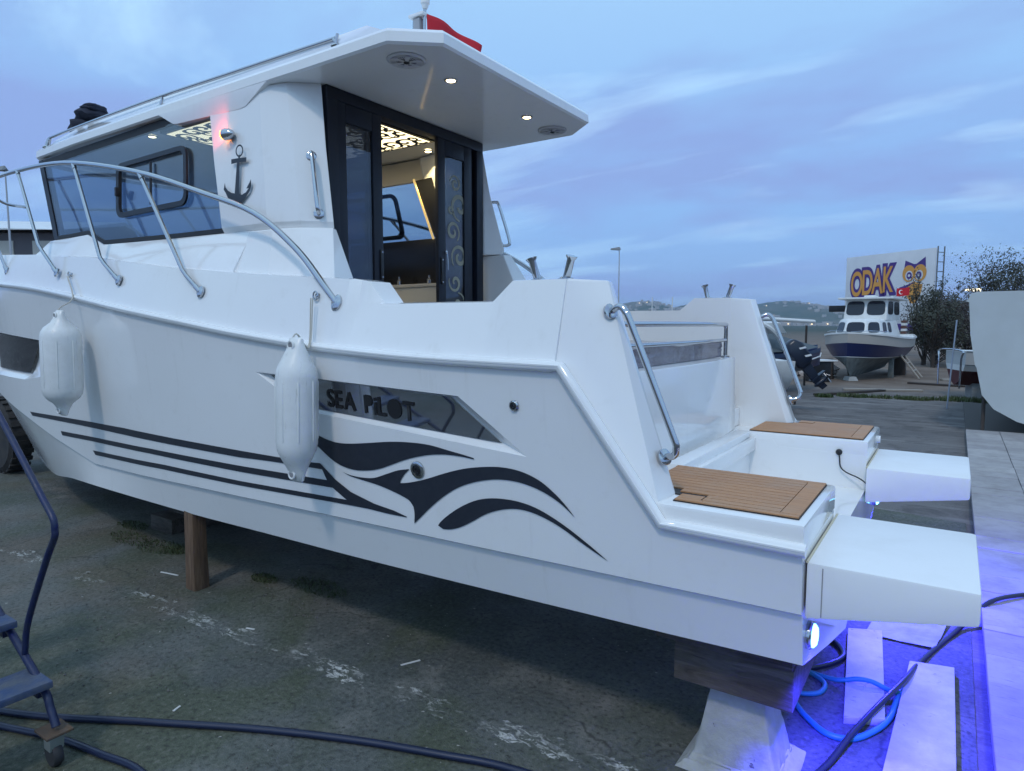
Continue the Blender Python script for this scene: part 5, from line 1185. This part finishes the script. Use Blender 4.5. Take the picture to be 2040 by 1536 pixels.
# --- shed at the left
sh = empty('shed', 'low dark shed with a white sloping roof behind the bow', 'building', yd(-24.5, 31), YAW - R(90))
box('wall', -14, 3.6, 0, 8, 0, 5.9, mat('dark_cladding', (.13, .12, .13), .7), sh, 0)
loft('roof', [[(-14.4, -.8, 5.95), (-14.4, 4, 7.2), (-14.4, 9, 5.95), (-14.4, 4, 7.0)], [(4.2, -.8, 5.95), (4.2, 4, 7.0), (4.2, 9, 5.95), (4.2, 4, 6.8)]], WHITE, sh)
for x in (-2.5, .2, 2.2): 
    wn = box('window', x, x + 1.1, -.05, .03, 4.9, 5.55, CREAM, sh, 0); box('frame', x - .06, x + 1.16, -.02, .02, 4.84, 4.90, WHITE, wn, 0)
box('sill_band', -14, 3.6, -.06, -.001, 4.35, 4.5, WHITE, sh, 0)
# --- dolly wheel beyond the bow
dl = empty('boat_dolly', 'dark wheeled boat dolly under the bow at the left edge', 'trailer', (-8.45, .35, 0))
TYRE = mat('tyre_rubber', (.018, .018, .02), .85, fn=speck((.018, .018, .02), (.05, .045, .04), 9, .8, .2))
for y in (-.72, .72):
    wl = lathe('wheel', [(.20, -.10), (.36, -.115), (.41, -.085), (.425, 0), (.41, .085), (.36, .115), (.20, .10)], (0, y, .425), (0, 1, 0), TYRE, dl, 40)
    lathe('rim', [(.06, -.03), (.08, -.06), (.19, -.05), (.21, -.075), (.20, .05)], (0, y, .425), (0, 1, 0), mat('dark_rim', (.06, .06, .065), .6, .4), wl, 24)
    bm = bmesh.new()
    for k in range(26):
        M = Matrix.Translation((0, y, .425)) @ Matrix.Rotation(2 * math.pi * k / 26, 4, 'Y'); addbox(bm, -.025, .025, -.10, .10, .412, .434, M)
    o = finish(bm, 'tread_blocks', TYRE, wl, None); o['kind'] = 'stuff'
tube('axle', [(0, -.72, .425), (0, .72, .425)], .045, DARKW, dl, 8)
for y in (-.3, .3): box('chassis', -2.6, 1.2, y - .05, y + .05, .46, .56, DARKW, dl, .01)

# --- trees and shrubs
def leaf_fn(c0, c1):
    def f(t, b):
        inf = t.noise(pos(t), 2.2, 3)
        t.l.new(t.mix(t.rng(inf, .35, .65), c0, c1), b.inputs['Base Color'])
    return f
LEAF = mat('dark_leaves', (.03, .045, .025), .7, fn=leaf_fn((.030, .036, .026), (.060, .064, .042)))
LEAF2 = mat('dry_leaves', (.06, .05, .05), .8, fn=leaf_fn((.045, .040, .040), (.095, .075, .070)))
BARK = mat('bark', (.045, .036, .03), .9)
def tree(loc, h, rad, label, seed, m, n=2600, lo=.15, size=.07, name='shrub', cat='shrub'):
    r = random.Random(seed); e = empty(name, label, cat, loc); e['group'] = 'dark trees behind the yard'
    bm = bmesh.new(); tips = []
    addtube(bm, [(0, 0, 0), (r.uniform(-.1, .1), r.uniform(-.1, .1), h * .35), (r.uniform(-.2, .2), r.uniform(-.2, .2), h * .8)], [.09, .06, .02], 6)
    for k in range(26):
        a = r.uniform(0, 6.28); z0 = h * r.uniform(.02, .5); L = r.uniform(.25, 1.) * rad; z1 = min(h * r.uniform(.8, 1.0), z0 + r.uniform(.25, .6) * h)
        p0, p1 = Vector((0, 0, z0)), Vector((math.cos(a) * L, math.sin(a) * L, z1)); mid_ = p0.lerp(p1, .5) + Vector((math.cos(a) * L * .2, math.sin(a) * L * .2, -.05 * h))
        addtube(bm, [p0, mid_, p1], [.03, .018, .005], 5)
        for q_ in range(5):
            b0 = mid_.lerp(p1, r.uniform(0, 1)); b1 = b0 + Vector((r.gauss(0, .16) * rad, r.gauss(0, .16) * rad, abs(r.gauss(.12, .08)) * h * .6)); addtube(bm, [b0, b1], [.010, .003], 4); tips += [b1, b0.lerp(b1, .6)]
    for k in range(6): tips.append(Vector((r.uniform(-.3, .3) * rad, r.uniform(-.3, .3) * rad, h * r.uniform(.75, 1.))))
    finish(bm, 'trunk', BARK, e, 40.)
    V, F = [], []
    for _ in range(n):
        c = r.choice(tips); s_ = rad * .17; p = c + Vector((r.gauss(0, s_ * .6), r.gauss(0, s_ * .6), r.gauss(0, s_ * .55)))
        if p.z < lo * h: p.z = lo * h + r.random() * .2
        d = Vector((r.gauss(0, 1), r.gauss(0, 1), r.gauss(0, 1) + .4)).normalized(); q = d.orthogonal().normalized(); L = size * r.uniform(.6, 1.5); k = len(V)
        V += [p, p + d * L * .5 + q * L * .22, p + d * L, p + d * L * .5 - q * L * .22]; F.append((k, k + 1, k + 2, k + 3))
    mk('crown', V, F, m, e, None); return e
tree(yd(16.4, 25.5), 3.0, 1.1, 'dark shrub directly right of the fishing boat stern', 1, LEAF, 3600, .02, .09)
tree(yd(16.95, 27.0), 3.5, .8, 'thin dark shrub in front of the billboard edge', 2, LEAF, 2300, .02, .09)
tree(yd(17.4, 26), 3.0, 1.0, 'bare brownish shrub behind the leaning ladder', 3, LEAF2, 2800, .0, .085)
tree(yd(18.3, 26.5), 2.7, 1.1, 'brownish shrub just left of the pale hull', 4, LEAF2, 3200, .0, .085)
tree(yd(18.4, 28.5), 2.6, 1.3, 'low dark shrub filling the gap behind the ladder', 6, LEAF2, 3000, .0, .09)
tree(yd(24.2, 32), 5.3, 2.1, 'tall dark tree rising above the pale hull at the right', 5, LEAF, 6000, .3, .12, 'tree', 'tree')
tree(yd(27.6, 33), 4.6, 2.0, 'dark tree at the right picture edge behind the tall one', 8, LEAF, 4500, .2, .12, 'tree', 'tree')
tree(yd(20.8, 31), 3.0, 1.7, 'spreading dark shrub under the glowing street lamp', 9, LEAF2, 4200, .0, .11)
for r_, f_, ln, a_, lb in ((8.2, 15.8, 2.4, 60, 'long plank lying on the dirt in front of the navy speedboat'), (9.3, 16.4, 1.8, 20, 'short plank lying in front of the fishing boat stem'), (11.9, 17.6, 2.2, -15, 'plank lying to the right of the fishing boat props'), (13.6, 19.5, 1.6, 35, 'plank lying at the foot of the leaning ladder')):
    o = tag(box('lying_plank', -ln / 2, ln / 2, -.08, .08, 0, .05, mat('pale_wood') if ln < 2 else DARKW, None, .006), lb, 'plank'); o.location = yd(r_, f_, .002); o.rotation_euler = (0, 0, R(a_))
# rubble heap between the boats
tag(pebbles('rubble', [(*yd(9.2, 21.5).xy, 1.4, .5), (*yd(8.2, 23).xy, 1.6, .6), (*yd(10.5, 24.0).xy, 1.2, .6)], 320, .05, .30, mat('pale_rubble', (.40, .36, .34), .9)), 'pale rubble heaped between the navy speedboat and the fishing boat', 'rubble', kind='stuff')

# --- far shore: hills with a scattered town
def hz(a, d):
    q = 0.5 + .5 * math.sin(a * 7.3 + 1.1) * .6 + .25 * math.sin(a * 17 + 2) + .12 * math.sin(a * 41) + .06 * math.sin(a * 97 + 1)
    ridge = 78 + 26 * q
    t = min(1, max(0, (d - 1500) / 1150)); return ridge * t * t * (3 - 2 * t) * (.86 + .14 * math.sin(a * 60 + d * .006)) - (max(0, d - 2700) * .03)
V, F = [], []; NA, ND = 160, 14
for i in range(NA + 1):
    a = -.95 + 1.9 * i / NA
    for j in range(ND + 1):
        d = 1400 + 1700 * j / ND; p = yd(math.sin(a) * d, math.cos(a) * d, hz(a, d)); V.append(tuple(p))
for i in range(NA):
    for j in range(ND): k = i * (ND + 1) + j; F.append((k, k + ND + 1, k + ND + 2, k + 1))
def hill_fn(t, b):
    p = pos(t); n = t.noise(p, .006, 7, .65)
    t.l.new(t.mix(t.rng(n, .4, .62), (.045, .07, .04), (.13, .12, .09)), b.inputs['Base Color'])
tag(mk('hills', V, F, mat('scrub_hills', rough=.95, fn=hill_fn), None, 80.), kind='structure')
V, F, V2, F2 = [], [], [], []; rq = random.Random(21)
for k in range(1500):
    a = rq.uniform(.05, .62); d = 1350 + 1150 * rq.random() ** 1.3; c = yd(math.sin(a) * d, math.cos(a) * d, hz(a, d) - 1)
    if math.sin(a * 23 + d * .004) + rq.uniform(-.8, .8) < -.1: continue
    w_, h, l = rq.uniform(5, 13), rq.uniform(4, 10), rq.uniform(5, 13); M = Matrix.Translation(c) @ Matrix.Rotation(rq.uniform(0, 3), 4, 'Z'); n0 = len(V)
    V += [tuple(M @ Vector(p)) for p in boxv(-w_ / 2, w_ / 2, -l / 2, l / 2, 0, h)]; F += [tuple(i + n0 for i in f) for f in BF]
    if rq.random() < .10:
        n0 = len(V2); M2 = Matrix.Translation(c - FW * 9 + Vector((0, 0, h * .5)))
        V2 += [tuple(M2 @ Vector(p)) for p in boxv(-1.2, 1.2, -1.2, 1.2, -.8, .8)]; F2 += [tuple(i + n0 for i in f) for f in BF]
tag(mk('far_town', V, F, mat('far_houses', (.45, .42, .39), .8, fn=leaf_fn((.30, .27, .25), (.62, .60, .58))), None, None), 'pale houses of a town scattered over the far hillside', 'town', kind='stuff')
tag(mk('town_lamps', V2, F2, mat('town_lamp_glow', (1, .8, .5), .5, emit=(1, .75, .42), estr=2.2), None, None), 'lit windows and lamps of the far hillside town', 'lights', kind='stuff')
# --- evening haze
hzm = bpy.data.materials.new('haze'); hzm.use_nodes = True; t = NT(hzm.node_tree)
for nd in list(t.n): t.n.remove(nd)
pvn = t.add('ShaderNodeVolumePrincipled', {'Color': (.60, .78, 1., 1), 'Density': .00016, 'Anisotropy': .3})
t.l.new(pvn.outputs[0], t.add('ShaderNodeOutputMaterial').inputs['Volume'])
hb = box('haze', -3900, 3900, -190, 6900, -60, 160, hzm, None, 0); tag(hb, kind='stuff'); hb['label'] = 'pale blue evening haze over the far shore'; hb['category'] = 'haze'
